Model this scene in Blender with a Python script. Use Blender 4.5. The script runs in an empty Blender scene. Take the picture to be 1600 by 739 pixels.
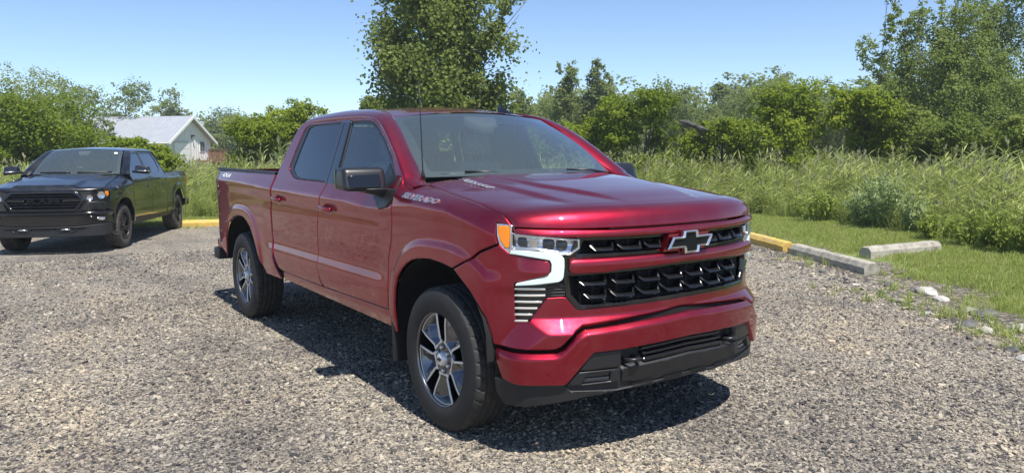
import bpy, bmesh, math, random
import numpy as np
from mathutils import Vector, Matrix
from mathutils.geometry import delaunay_2d_cdt

sc = bpy.context.scene
COL = sc.collection
RNG = np.random.default_rng(7)
random.seed(7)

# ------------------------------------------------------------------ camera
cam_data = bpy.data.cameras.new('camera')
cam = bpy.data.objects.new('camera', cam_data)
COL.objects.link(cam)
_r, _u, _f = (Vector((.576537, .817042, -.006831)), Vector((-.085557, .068683, .993963)),
              Vector((-.812579, .572472, -.109502)))
cam.matrix_world = Matrix(((_r.x, _u.x, -_f.x, 3.67962), (_r.y, _u.y, -_f.y, -3.07633),
                           (_r.z, _u.z, -_f.z, 1.56396), (0, 0, 0, 1)))
cam_data.sensor_fit = 'HORIZONTAL'
cam_data.sensor_width = 36
cam_data.lens = 26.917
cam_data.clip_start = .05
cam_data.clip_end = 3000
sc.camera = cam

# ------------------------------------------------------------------ sun and sky
SUN = Vector((.50, -.06, 1.0)).normalized()
sun_data = bpy.data.lights.new('sun', 'SUN')
sun_data.energy = 3.9
sun_data.angle = math.radians(.53)
sun_data.color = (1, .955, .89)
sun = bpy.data.objects.new('sun', sun_data)
COL.objects.link(sun)
sun.rotation_euler = SUN.to_track_quat('Z', 'Y').to_euler()
world = bpy.data.worlds.new('World')
sc.world = world
world.use_nodes = True
wn = world.node_tree
bg = wn.nodes['Background']
sky = wn.nodes.new('ShaderNodeTexSky')
sky.sky_type = 'NISHITA'
sky.sun_disc = False
sky.sun_elevation = math.asin(SUN.z)
sky.sun_rotation = math.atan2(SUN.x, SUN.y)
sky.air_density = .78
sky.dust_density = .15
sky.ozone_density = 2.6
sky.altitude = 1200
wn.links.new(sky.outputs[0], bg.inputs[0])
bg.inputs[1].default_value = .104
sc.view_settings.view_transform = 'Standard'
sc.view_settings.look = 'None'
sc.view_settings.exposure = .86
sc.view_settings.gamma = 1
sc.cycles.max_bounces = 8
sc.cycles.transparent_max_bounces = 16

# ------------------------------------------------------------------ materials
MATS = {}


def mat(name, col, rough=.5, metal=0., coat=0., spec=None, emit=None, trans=0., ior=None):
    m = bpy.data.materials.new(name)
    m.use_nodes = True
    b = m.node_tree.nodes['Principled BSDF']
    b.inputs['Base Color'].default_value = (*col, 1)
    b.inputs['Roughness'].default_value = rough
    b.inputs['Metallic'].default_value = metal
    b.inputs['Coat Weight'].default_value = coat
    b.inputs['Coat Roughness'].default_value = .02
    if spec is not None:
        b.inputs['Specular IOR Level'].default_value = spec
    if emit:
        b.inputs['Emission Color'].default_value = (*emit[0], 1)
        b.inputs['Emission Strength'].default_value = emit[1]
    if trans:
        b.inputs['Transmission Weight'].default_value = trans
    if ior:
        b.inputs['IOR'].default_value = ior
    MATS[name] = m
    return m


def nd(m, t, **kw):
    n = m.node_tree.nodes.new(t)
    for k, v in kw.items():
        if k.startswith('_'):
            setattr(n, k[1:], v)
        else:
            n.inputs[k.replace('_', ' ')].default_value = v
    return n


def lk(m, a, b):
    m.node_tree.links.new(a, b)


def bsdf(m):
    return m.node_tree.nodes['Principled BSDF']


def ramp(m, fac, stops, interp='LINEAR'):
    r = m.node_tree.nodes.new('ShaderNodeValToRGB')
    r.color_ramp.interpolation = interp
    el = r.color_ramp.elements
    while len(el) < len(stops):
        el.new(.5)
    for e, (p, c) in zip(el, stops):
        e.position = p
        e.color = (*c, 1)
    lk(m, fac, r.inputs[0])
    return r


def noise(m, scale, detail=4, rough=.55, coord='Object', vec=None):
    n = nd(m, 'ShaderNodeTexNoise', Scale=scale, Detail=detail, Roughness=rough)
    if vec is None:
        tc = m.node_tree.nodes.new('ShaderNodeTexCoord')
        vec = tc.outputs[coord]
    lk(m, vec, n.inputs['Vector'])
    return n


def bump(m, fac, strength, dist):
    b = nd(m, 'ShaderNodeBump', Strength=strength, Distance=dist)
    lk(m, fac, b.inputs['Height'])
    lk(m, b.outputs[0], bsdf(m).inputs['Normal'])
    return b


def paint(name, col, metal, rough, flake=.12, dust=(.35, .32, .28), dustamt=.12):
    """metallic car paint: fine flakes under clear coat, faint road dust"""
    m = mat(name, col, rough, metal, coat=1)
    b = bsdf(m)
    tc = m.node_tree.nodes.new('ShaderNodeTexCoord')
    n = noise(m, 900, 2, .6, vec=tc.outputs['Object'])
    r = ramp(m, n.outputs[0], [(.35, tuple(c * (1 - flake) for c in col)), (.7, tuple(min(1, c * (1 + flake)) for c in col))])
    d = noise(m, 3.1, 8, .7, vec=tc.outputs['Object'])
    dr = ramp(m, d.outputs[0], [(.45, (0, 0, 0)), (.8, (dustamt,) * 3)])
    mx = nd(m, 'ShaderNodeMix', _data_type='RGBA')
    lk(m, dr.outputs[0], mx.inputs['Factor'])
    lk(m, r.outputs[0], mx.inputs['A'])
    mx.inputs['B'].default_value = (*dust, 1)
    lk(m, mx.outputs['Result'], b.inputs['Base Color'])
    cr = ramp(m, d.outputs[0], [(.4, (.010,) * 3), (.8, (.05,) * 3)])
    lk(m, cr.outputs[0], b.inputs['Coat Roughness'])
    return m


def rough_mat(name, cols, scale, rough=.8, bumps=(.3, .01), detail=6, metal=0):
    m = mat(name, cols[0], rough, metal)
    n = noise(m, scale, detail)
    k = len(cols)
    r = ramp(m, n.outputs[0], [(.3 + .4 * i / max(1, k - 1), c) for i, c in enumerate(cols)])
    lk(m, r.outputs[0], bsdf(m).inputs['Base Color'])
    if bumps:
        n2 = noise(m, scale * 4, detail)
        bump(m, n2.outputs[0], *bumps)
    return m


def glass(name, tint, refl_rough=0., refl=1.0, haze=(0, 0, 0), hazef=0.):
    """thin car glass: tinted straight-through view under a Fresnel reflection, diffuse film for painted sheen"""
    m = bpy.data.materials.new(name)
    m.use_nodes = True
    nt = m.node_tree
    nt.nodes.remove(nt.nodes['Principled BSDF'])
    out = nt.nodes['Material Output']
    tr = nd(m, 'ShaderNodeBsdfTransparent')
    tr.inputs[0].default_value = (*tint, 1)
    gl = nd(m, 'ShaderNodeBsdfGlossy', Roughness=refl_rough)
    fr = nd(m, 'ShaderNodeFresnel', IOR=1.52)
    gm = m.node_tree.nodes.new('ShaderNodeNewGeometry')
    io = nd(m, 'ShaderNodeMath', _operation='MULTIPLY_ADD')
    io.inputs[1].default_value = 1 / 1.52 - 1.52
    io.inputs[2].default_value = 1.52
    lk(m, gm.outputs['Backfacing'], io.inputs[0])
    lk(m, io.outputs[0], fr.inputs['IOR'])
    # facing-side Fresnel only, doubled for the two faces of the pane
    mul = nd(m, 'ShaderNodeMath', _operation='MULTIPLY', _use_clamp=True)
    mul.inputs[1].default_value = 1.75 * refl
    lk(m, fr.outputs[0], mul.inputs[0])
    df = nd(m, 'ShaderNodeBsdfDiffuse')
    df.inputs[0].default_value = (*haze, 1)
    m0 = nd(m, 'ShaderNodeMixShader')
    m0.inputs[0].default_value = hazef
    lk(m, tr.outputs[0], m0.inputs[1])
    lk(m, df.outputs[0], m0.inputs[2])
    m1 = nd(m, 'ShaderNodeMixShader')
    lk(m, mul.outputs[0], m1.inputs[0])
    lk(m, m0.outputs[0], m1.inputs[1])
    lk(m, gl.outputs[0], m1.inputs[2])
    lk(m, m1.outputs[0], out.inputs[0])
    MATS[name] = m
    return m


paint('red_paint', (.32, .0066, .026), .93, .41)
paint('navy_paint', (.0045, .0055, .0085), .2, .3)
mat('gloss_black', (.006, .006, .007), .13, 0, .6)
mat('satin_black', (.014, .0145, .0165), .36)
rough_mat('plastic_black', [(.010, .010, .011), (.018, .018, .019)], 30, .55, (.15, .002))
rough_mat('liner_black', [(.004, .004, .004), (.009, .009, .009)], 12, .9, (.3, .004))
rough_mat('tread_rubber', [(.020, .0195, .019), (.045, .043, .040)], 18, .8, (.25, .002))
mat('blade_black', (.007, .0075, .008), .22, 0, .3)
rough_mat('rubber', [(.010, .010, .0105), (.019, .0185, .018)], 14, .72, (.2, .002))
rough_mat('dusty_rubber', [(.035, .031, .026), (.08, .07, .058)], 16, .85, (.3, .003))
mat('chrome', (.78, .79, .80), .07, 1)
mat('bright_metal', (.74, .74, .74), .24, .9)
mat('machined_metal', (.80, .80, .79), .36, .55)
mat('rim_grey', (.17, .175, .19), .22, .85, .3)
mat('rim_dark', (.012, .012, .013), .35, .4, .3)
rough_mat('brake_metal', [(.02, .019, .018), (.05, .047, .045)], 20, .55, None, metal=.8)
mat('lamp_chrome', (.80, .81, .83), .20, .9)
mat('lamp_dark', (.05, .053, .06), .15, .5, .5)
mat('drl_white', (.70, .83, .79), .2, 0, .8, emit=((.80, .95, .90), .05))
mat('amber', (.85, .24, .010), .22, 0, .8, emit=((1, .30, .01), .12))
mat('red_lens', (.30, .006, .010), .15, 0, 1)
mat('slat_bright', (.85, .82, .74), .22, .55)
glass('lens_clear', (.97, .98, .99), 0, .6)
glass('windshield_glass', (.84, .92, .88), 0, 1.5, (.50, .64, .62), .09)  # teal film colour stands in for pale sky sheen on the pane
glass('front_side_glass', (.80, .88, .84), 0, 1.1, (.2, .26, .28), .06)
glass('privacy_glass', (.03, .034, .037), 0, 1.05)
mat('cabin_grey', (.06, .061, .063), .7)
mat('headliner', (.42, .42, .40), .9)
mat('flat_black', (.006, .0065, .007), .5, spec=.2)
rough_mat('seat_cloth', [(.10, .10, .10), (.15, .15, .148)], 25, .85, (.2, .003))
mat('dash_pad', (.20, .205, .20), .6)
mat('white_sticker', (.8, .82, .8), .5)
# ------------------------------------------------------------------ object helpers
def link(o, parent=None):
    COL.objects.link(o)
    if parent is not None:
        o.parent = parent
    return o


def tag(o, label=None, cat=None, group=None, kind=None):
    if label:
        o['label'] = label
    if cat:
        o['category'] = cat
    if group:
        o['group'] = group
    if kind:
        o['kind'] = kind
    return o


def thing(name, label, cat, loc=(0, 0, 0), rz=0, group=None):
    o = bpy.data.objects.new(name, None)
    o.empty_display_size = .2
    o.location = loc
    o.rotation_euler = (0, 0, rz)
    link(o)
    return tag(o, label, cat, group)


def setm(me, m):
    for k in (m if isinstance(m, (list, tuple)) else [m]):
        me.materials.append(MATS[k] if isinstance(k, str) else k)


def mk(name, V, F, m, parent=None, smooth=True, normals=None, mi=None, loc=None):
    me = bpy.data.meshes.new(name)
    V = np.asarray(V, float)
    me.from_pydata(V.tolist(), [], [list(map(int, f)) for f in F])
    setm(me, m)
    if mi is not None:
        me.polygons.foreach_set('material_index', np.asarray(mi, np.int32))
    me.update()
    me.shade_smooth() if smooth else me.shade_flat()
    if normals is not None:
        me.normals_split_custom_set_from_vertices(np.asarray(normals, float).tolist())
    o = bpy.data.objects.new(name, me)
    if loc is not None:
        o.location = loc
    return link(o, parent)


def big(name, V, F, m, parent=None, smooth=False, tint=None):
    """quads from numpy arrays; tint: one value per face"""
    V = np.asarray(V, np.float32)
    F = np.asarray(F, np.int32)
    me = bpy.data.meshes.new(name)
    n, k = F.shape
    me.vertices.add(len(V))
    me.vertices.foreach_set('co', V.ravel())
    me.loops.add(n * k)
    me.loops.foreach_set('vertex_index', F.ravel())
    me.polygons.add(n)
    me.polygons.foreach_set('loop_start', np.arange(0, n * k, k, dtype=np.int32))
    me.update(calc_edges=True)
    if tint is not None:
        a = me.attributes.new('tint', 'FLOAT', 'FACE')
        a.data.foreach_set('value', np.asarray(tint, np.float32))
    setm(me, m)
    me.shade_smooth() if smooth else me.shade_flat()
    o = bpy.data.objects.new(name, me)
    return link(o, parent)


def copy_tree(o, parent=None):
    c = o.copy()
    COL.objects.link(c)
    if parent is not None:
        c.parent = parent
    for ch in list(o.children):
        copy_tree(ch, c)
    return c


# -------- shapes as (V, F) lists that can be joined into one mesh
def join(*parts):
    V, F, k = [], [], 0
    for v, f in parts:
        V += [tuple(p) for p in v]
        F += [[i + k for i in q] for q in f]
        k += len(v)
    return V, F


def box(x0, x1, y0, y1, z0, z1, bev=0., seg=2):
    bm = bmesh.new()
    bmesh.ops.create_cube(bm, size=1)
    for v in bm.verts:
        v.co = Vector(((x0 + x1) / 2 + v.co.x * (x1 - x0), (y0 + y1) / 2 + v.co.y * (y1 - y0), (z0 + z1) / 2 + v.co.z * (z1 - z0)))
    if bev:
        bmesh.ops.bevel(bm, geom=bm.edges[:], offset=bev, segments=seg, affect='EDGES', profile=.6)
    bm.normal_update()
    V = [tuple(v.co) for v in bm.verts]
    F = [[v.index for v in f.verts] for f in bm.faces]
    bm.free()
    return V, F


def hexa(P, bev=0., seg=2):
    """8 corners: bottom loop of 4 then top loop of 4"""
    bm = bmesh.new()
    vs = [bm.verts.new(p) for p in P]
    for f in ((3, 2, 1, 0), (4, 5, 6, 7), (0, 1, 5, 4), (1, 2, 6, 5), (2, 3, 7, 6), (3, 0, 4, 7)):
        bm.faces.new([vs[i] for i in f])
    bmesh.ops.recalc_face_normals(bm, faces=bm.faces[:])
    if bev:
        bmesh.ops.bevel(bm, geom=bm.edges[:], offset=bev, segments=seg, affect='EDGES', profile=.6)
    bm.verts.index_update()
    V = [tuple(v.co) for v in bm.verts]
    F = [[v.index for v in f.verts] for f in bm.faces]
    bm.free()
    return V, F


def tube(P, R, n=8, cap=True):
    P = [Vector(p) for p in P]
    R = list(R) if hasattr(R, '__len__') else [R] * len(P)
    V, F = [], []
    ref = None
    for i, p in enumerate(P):
        t = (P[min(i + 1, len(P) - 1)] - P[max(i - 1, 0)]).normalized()
        if ref is None:
            ref = t.orthogonal().normalized()
        a = (ref - t * ref.dot(t)).normalized()
        ref = a
        b = t.cross(a)
        for k in range(n):
            w = 2 * math.pi * k / n
            V.append(tuple(p + (a * math.cos(w) + b * math.sin(w)) * R[i]))
    for i in range(len(P) - 1):
        for k in range(n):
            F.append([i * n + k, i * n + (k + 1) % n, (i + 1) * n + (k + 1) % n, (i + 1) * n + k])
    if cap:
        F.append(list(range(n))[::-1])
        F.append([(len(P) - 1) * n + k for k in range(n)])
    return V, F


def lathe_y(prof, n=48, closed=False):
    """profile of (radius, y) turned about the y axis"""
    V, F = [], []
    m = len(prof)
    for k in range(n):
        w = 2 * math.pi * k / n
        for r, y in prof:
            V.append((r * math.cos(w), y, r * math.sin(w)))
    for k in range(n):
        for i in range(m - (0 if closed else 1)):
            j = (i + 1) % m
            F.append([k * m + i, k * m + j, ((k + 1) % n) * m + j, ((k + 1) % n) * m + i])
    return V, F


def loft(rows, closed=False):
    rows = [np.asarray(r, float) for r in rows]
    m = len(rows[0])
    V = np.concatenate(rows)
    F = []
    for i in range(len(rows) - 1):
        for k in range(m - (0 if closed else 1)):
            j = (k + 1) % m
            F.append([i * m + k, i * m + j, (i + 1) * m + j, (i + 1) * m + k])
    return V, F


def solid_poly(P2, fn, t):
    """flat outline raised to thickness t: fn(a, b, h) gives the 3-D point"""
    n = len(P2)
    V = [fn(a, b, 0) for a, b in P2] + [fn(a, b, t) for a, b in P2]
    F = [list(range(n))[::-1], list(range(n, 2 * n))] + [[i, (i + 1) % n, n + (i + 1) % n, n + i] for i in range(n)]
    return V, F


def sint(x, xs, ys, r=.007):
    return sum(np.interp(x + k * r, xs, ys) * w for k, w in ((-1, .1), (-.6, .2), (-.2, .2), (.2, .2), (.6, .2), (1, .1)))


def smooth01(x):
    x = np.clip(x, 0, 1)
    return x * x * (3 - 2 * x)


# -------- panels: an outline in surface coordinates filled with a fine grid and bent onto a surface
def resample(P, h):
    P = np.asarray(P, float)
    out = []
    for a, b in zip(P, np.roll(P, -1, 0)):
        n = max(1, int(math.ceil(np.linalg.norm(b - a) / h)))
        out += [a + (b - a) * i / n for i in range(n)]
    return np.array(out)


def round_poly(P, r):
    """cut every corner with a short arc"""
    P = np.asarray(P, float)
    out = []
    n = len(P)
    for i in range(n):
        a, b, c = P[i - 1], P[i], P[(i + 1) % n]
        la, lc = np.linalg.norm(a - b), np.linalg.norm(c - b)
        k = min(r, la * .45, lc * .45)
        p, q = b + (a - b) / la * k, b + (c - b) / lc * k
        for t in (0, .33, .67, 1):
            out.append((1 - t) ** 2 * p + 2 * t * (1 - t) * b + t * t * q)
    return np.array(out)


def inside(P, pts):
    x, y = pts[:, 0], pts[:, 1]
    c = np.zeros(len(pts), bool)
    for a, b in zip(P, np.roll(P, -1, 0)):
        if a[1] == b[1]:
            continue
        k = (a[1] > y) != (b[1] > y)
        c ^= k & (x < (b[0] - a[0]) * (y - a[1]) / (b[1] - a[1]) + a[0])
    return c


def bdist(P, pts):
    """distance to the outline and outward direction there"""
    A = np.asarray(P)
    B = np.roll(A, -1, 0)
    best = np.full(len(pts), 1e9)
    nrm = np.zeros((len(pts), 2))
    area = np.sum(A[:, 0] * B[:, 1] - B[:, 0] * A[:, 1])
    sg = 1 if area > 0 else -1
    for a, b in zip(A, B):
        e = b - a
        l2 = e @ e
        if l2 < 1e-14:
            continue
        t = np.clip(((pts - a) @ e) / l2, 0, 1)
        d = np.linalg.norm(pts - (a + t[:, None] * e), axis=1)
        k = d < best - 1e-9
        best[k] = d[k]
        nrm[k] = np.array([e[1], -e[0]]) / math.sqrt(l2) * sg
    return best, nrm


def offset_poly(P, d):
    P = np.asarray(P, float)
    A = np.roll(P, 1, 0)
    B = np.roll(P, -1, 0)
    area = np.sum(P[:, 0] * B[:, 1] - B[:, 0] * P[:, 1])
    sg = 1 if area > 0 else -1
    e1, e2 = P - A, B - P
    e1 /= np.maximum(np.linalg.norm(e1, axis=1)[:, None], 1e-9)
    e2 /= np.maximum(np.linalg.norm(e2, axis=1)[:, None], 1e-9)
    n1 = np.stack([e1[:, 1], -e1[:, 0]], 1) * sg
    n2 = np.stack([e2[:, 1], -e2[:, 0]], 1) * sg
    n = n1 + n2
    n /= np.maximum(np.sum(n * n, 1)[:, None] / 2, .35)
    return P - n * d


def panel_vf(poly, surf, h=.03, thick=.014, holes=(), gap=.002, edge=.006, flip=-1):
    poly = np.asarray(poly, float)
    if gap:
        poly = offset_poly(poly, gap)
    hb = min(h, .03)
    loops = [resample(poly, hb)] + [resample(np.asarray(q, float), hb) for q in holes]
    pts, edges, k = [], [], 0
    for L in loops:
        n = len(L)
        pts.append(L)
        edges += [(k + i, k + (i + 1) % n) for i in range(n)]
        k += n
    if edge:
        for L, s in zip(loops, [1] + [-1] * len(holes)):
            pts.append(offset_poly(L, s * edge))
    lo, hi = loops[0].min(0), loops[0].max(0)
    gx = np.arange(lo[0] + h / 2, hi[0], h)
    gy = np.arange(lo[1] + h / 2, hi[1], h * .87)
    G = np.array([(x + (h / 2 if j % 2 else 0), y) for j, y in enumerate(gy) for x in gx]).reshape(-1, 2)

    def ok(p, m):
        if not len(p):
            return np.zeros(0, bool)
        k = inside(loops[0], p)
        for L in loops[1:]:
            k &= ~inside(L, p)
        for L in loops:
            k &= bdist(L, p)[0] > m
        return k
    if edge:
        for i in range(len(loops), 2 * len(loops)):
            p = pts[i]
            pts[i] = p[ok(p, edge * .7)]
    G = G[ok(G, max(h * .35, edge + h * .2))] if len(G) else G
    allp = np.concatenate(pts + ([G] if len(G) else []))
    r = delaunay_2d_cdt([Vector(p) for p in allp], edges, [], 0, 1e-6)
    P2 = np.array([(v.x, v.y) for v in r[0]])
    tri = np.array([f for f in r[2] if len(f) == 3])
    cen = P2[tri].mean(1)
    k = inside(loops[0], cen)
    for L in loops[1:]:
        k &= ~inside(L, cen)
    tri = tri[k]
    a, b, c = P2[tri[:, 0]], P2[tri[:, 1]], P2[tri[:, 2]]
    ar = (b[:, 0] - a[:, 0]) * (c[:, 1] - a[:, 1]) - (b[:, 1] - a[:, 1]) * (c[:, 0] - a[:, 0])
    tri = tri[np.abs(ar) > 1e-10]
    ar = ar[np.abs(ar) > 1e-10]
    tri[ar < 0] = tri[ar < 0][:, ::-1]
    e = max(1e-3, min(h * .45, .008))
    S = surf
    P = S(P2)
    du = S(P2 + [e, 0]) - S(P2 - [e, 0])
    dv = S(P2 + [0, e]) - S(P2 - [0, e])
    N = np.cross(du, dv) * flip
    N /= np.maximum(np.linalg.norm(N, axis=1)[:, None], 1e-12)
    onb = np.zeros(len(P2), bool)
    lat = np.zeros((len(P2), 2))
    for i, L in enumerate(loops):
        d, n = bdist(L, P2)
        q = d < 1e-4
        onb |= q
        lat[q] = n[q] * (1 if i == 0 else -1)
    if edge:
        L3 = (S(P2 + lat * e) - S(P2 - lat * e))
        ln = np.linalg.norm(L3, axis=1)[:, None]
        L3 = np.where(ln > 1e-9, L3 / np.maximum(ln, 1e-9), 0)
        P = np.where(onb[:, None], P - N * edge * .4, P)
        N = np.where(onb[:, None], N + L3 * 1.1, N)
        N /= np.linalg.norm(N, axis=1)[:, None]
    if flip < 0:
        tri = tri[:, ::-1]
    F = tri.tolist()
    if thick:
        cnt = {}
        for f in F:
            for i in range(3):
                a, b = f[i], f[(i + 1) % 3]
                cnt[(a, b)] = 1
        be = [(a, b) for (a, b) in cnt if (b, a) not in cnt]
        idx = {}
        V2, N2 = [], []
        base = len(P)
        for a, b in be:
            for q in (a, b):
                if q not in idx:
                    idx[q] = base + len(V2)
                    V2.append(P[q] - NB(N[q], L3[q] if edge else None) * thick)
                    N2.append(L3[q] if edge and np.any(L3[q]) else N[q])
        F += [[b, a, idx[a], idx[b]] for a, b in be]
        P = np.concatenate([P, np.array(V2).reshape(-1, 3)])
        N = np.concatenate([N, np.array(N2).reshape(-1, 3)])
    return P, F, N


def NB(n, l):
    """surface normal recovered from a tilted edge normal"""
    if l is None or not np.any(l):
        return n
    m = n - l * (n @ l)
    k = np.linalg.norm(m)
    return m / k if k > 1e-6 else n


def panel(name, poly, surf, m, parent, **kw):
    P, F, N = panel_vf(poly, surf, **kw)
    return mk(name, P, F, m, parent, normals=N)


def text_mesh(txt, size, depth, shear=0., bold=0.):
    cu = bpy.data.curves.new('lettering', 'FONT')
    cu.body = txt
    cu.size = size
    cu.extrude = depth
    cu.shear = shear
    cu.offset = bold
    cu.resolution_u = 2
    o = bpy.data.objects.new('lettering', cu)
    COL.objects.link(o)
    dg = bpy.context.evaluated_depsgraph_get()
    me = bpy.data.meshes.new_from_object(o.evaluated_get(dg))
    V = np.array([tuple(v.co) for v in me.vertices])
    F = [list(p.vertices) for p in me.polygons]
    bpy.data.objects.remove(o)
    bpy.data.curves.remove(cu)
    bpy.data.meshes.remove(me)
    return V, F


def stretch(V, w):
    """lettering scaled in its reading direction to width w, starting at 0"""
    V = V.copy()
    V[:, 0] = (V[:, 0] - V[:, 0].min()) / (V[:, 0].max() - V[:, 0].min()) * w
    return V


# -------- ribbon: plan outline of a car body from the middle of the nose round one side to the tail
class Ribbon:
    def __init__(s, CP, n=40):
        P = np.array(CP, float)
        Q = np.vstack([P[1] * [1, -1], P, 2 * P[-1] - P[-2]])
        out = []
        for i in range(1, len(Q) - 2):
            p0, p1, p2, p3 = Q[i - 1:i + 3]
            d0, d1, d2 = (np.linalg.norm(b - a) for a, b in ((p0, p1), (p1, p2), (p2, p3)))
            m1 = ((p1 - p0) / d0 * d1 + (p2 - p1) / d1 * d0) / (d0 + d1) * d1
            m2 = ((p2 - p1) / d1 * d2 + (p3 - p2) / d2 * d1) / (d1 + d2) * d1
            for t in np.arange(n) / n:
                out.append((2*t**3-3*t**2+1)*p1 + (t**3-2*t**2+t)*m1 + (3*t**2-2*t**3)*p2 + (t**3-t**2)*m2)
        out.append(P[-1])
        s.K = np.array(out)
        s.U = np.concatenate([[0], np.cumsum(np.linalg.norm(np.diff(s.K, axis=0), axis=1))])
        T = np.gradient(s.K, s.U, axis=0)
        T /= np.linalg.norm(T, axis=1)[:, None]
        s.N = np.stack([T[:, 1], -T[:, 0]], 1)

    def u(s, x):
        k = int(np.argmin(s.K[:, 0]))
        return np.interp(-np.asarray(x, float), -s.K[:k + 1, 0], s.U[:k + 1])

    def x(s, u):
        return np.interp(np.abs(u), s.U, s.K[:, 0])

    def ux(s, P):
        """outline given in (x, z) to (u, z)"""
        P = np.asarray(P, float)
        return np.stack([s.u(P[:, 0]), P[:, 1]], 1)

    def surf(s, dfn):
        def f(q):
            u, z = q[:, 0], q[:, 1]
            a = np.abs(u)
            d = dfn(a, z)
            cx, cy = np.interp(a, s.U, s.K[:, 0]), np.interp(a, s.U, s.K[:, 1])
            nx, ny = np.interp(a, s.U, s.N[:, 0]), np.interp(a, s.U, s.N[:, 1])
            l = np.hypot(nx, ny)
            y = cy + ny / l * d
            return np.stack([cx + nx / l * d, np.where(u >= 0, -y, y), z], 1)
        return f


def const(d):
    return lambda u, z: np.zeros_like(z) + d


def mir(P):
    """outline of the other side"""
    return np.asarray(P, float) * [-1, 1]


def both(P):
    """outline of the right half (open, from centre top to centre bottom) completed across the middle"""
    P = np.asarray(P, float)
    return np.concatenate([P, (P * [-1, 1])[::-1][np.abs(P[::-1, 0]) > 1e-6]])
# ------------------------------------------------------------------ ground, gravel lot
def gz(x):
    """the lot falls gently towards the far left"""
    return -.18 * smooth01((-np.asarray(x, float) - 4) / 8)


LOT_EDGE = np.array([(-30, -27), (-22, -11), (-18, -2.8), (-16.3, .7), (-15.75, 1.9), (-13.0, 7.4), (-11.1, 11.1), (-10.4, 11.0), (-8, 9.75), (-5.6, 8.45), (-4.5, 7.80), (-3.0, 6.95), (-1.5, 5.95), (-.6, 5.35), (.1, 4.75), (.75, 4.35), (1.15, 3.95), (1.9, 3.6), (3.5, 3.3), (7, 3.1), (14, 2.6), (40, 1)], float)
LOT = np.concatenate([LOT_EDGE, [(60, -5), (60, -70), (-40, -70), (-40, -45)]])
TALL_EDGE = np.array([(-45, -48), (-27, -16), (-20.6, -3), (-18.3, 2.2), (-14.5, 11), (-12, 13.9), (-8.5, 13.5), (-6, 12.4), (-4.1, 11.5), (-2.4, 10.4), (-1.2, 9.75), (3, 8), (8, 7.2), (16, 7), (40, 5)], float)
TALL = np.concatenate([TALL_EDGE, [(80, 5), (80, 90), (-130, 90), (-130, -60)]])

xs = np.concatenate([[-390, -200, -100, -60, -40, -25], np.arange(-16, 3, .5), [6, 12, 25, 60, 150, 390]])
ys = np.array([-390, -200, -100, -40, -20, -10, 0, 10, 20, 40, 80, 160, 390], float)
m = mat('field_soil', (.08, .09, .03), .95)
n = noise(m, .9, 8, .65)
r = ramp(m, n.outputs[0], [(.30, (.10, .085, .045)), (.45, (.15, .175, .050)), (.62, (.18, .225, .058)), (.78, (.28, .26, .11))])
lk(m, r.outputs[0], bsdf(m).inputs['Base Color'])
bump(m, noise(m, 30, 6).outputs[0], .8, .04)
V, F = loft([[(x, y, float(gz(x)) - .010) for x in xs] for y in ys])
tag(mk('ground', V, F, 'field_soil', smooth=True), kind='structure')

# crushed stone bed: cells of pale limestone, grey slag and dark bits, with worn and dusty patches
m = mat('gravel_bed', (.3, .28, .25), .95)
tc = m.node_tree.nodes.new('ShaderNodeTexCoord')
v1 = nd(m, 'ShaderNodeTexVoronoi', Scale=42.)
v2 = nd(m, 'ShaderNodeTexVoronoi', Scale=90.)
for v in (v1, v2):
    lk(m, tc.outputs['Object'], v.inputs['Vector'])
cols = [(0, (.034, .034, .037)), (.16, (.070, .069, .073)), (.32, (.125, .119, .114)), (.46, (.20, .185, .160)), (.60, (.30, .265, .212)), (.80, (.40, .360, .290)), (1, (.50, .465, .39))]
rs = []
for v in (v1, v2):
    sx = m.node_tree.nodes.new('ShaderNodeSeparateColor')
    lk(m, v.outputs['Color'], sx.inputs[0])
    rs.append(ramp(m, sx.outputs[0], cols))
mx = nd(m, 'ShaderNodeMix', _data_type='RGBA')
lk(m, noise(m, 14, 3, vec=tc.outputs['Object']).outputs[0], mx.inputs['Factor'])
lk(m, rs[0].outputs[0], mx.inputs['A'])
lk(m, rs[1].outputs[0], mx.inputs['B'])


def lot_wear(m, vec):
    """dusty and dark patches plus faint wheel lanes running along the lot"""
    a = ramp(m, noise(m, .55, 7, .62, vec=vec).outputs[0], [(.34, (.66, .65, .67)), (.50, (1, .98, .95)), (.66, (1.12, 1.05, .95))])
    mp = nd(m, 'ShaderNodeMapping')
    mp.inputs['Rotation'].default_value = (0, 0, math.radians(24))
    mp.inputs['Scale'].default_value = (.10, .95, 1)
    lk(m, vec, mp.inputs[0])
    b = ramp(m, noise(m, 1.1, 4, .55, vec=mp.outputs[0]).outputs[0], [(.36, (.80, .79, .79)), (.50, (1, 1, 1)), (.64, (1.14, 1.10, 1.03))])
    x = nd(m, 'ShaderNodeMix', _data_type='RGBA', _blend_type='MULTIPLY')
    x.inputs['Factor'].default_value = 1
    lk(m, a.outputs[0], x.inputs['A'])
    lk(m, b.outputs[0], x.inputs['B'])
    return x.outputs['Result']


wear = lot_wear(m, tc.outputs['Object'])
m2 = nd(m, 'ShaderNodeMix', _data_type='RGBA', _blend_type='MULTIPLY')
m2.inputs['Factor'].default_value = 1
lk(m, mx.outputs['Result'], m2.inputs['A'])
lk(m, wear, m2.inputs['B'])
lk(m, m2.outputs['Result'], bsdf(m).inputs['Base Color'])
bump(m, v1.outputs['Distance'], 1., .02)

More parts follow.
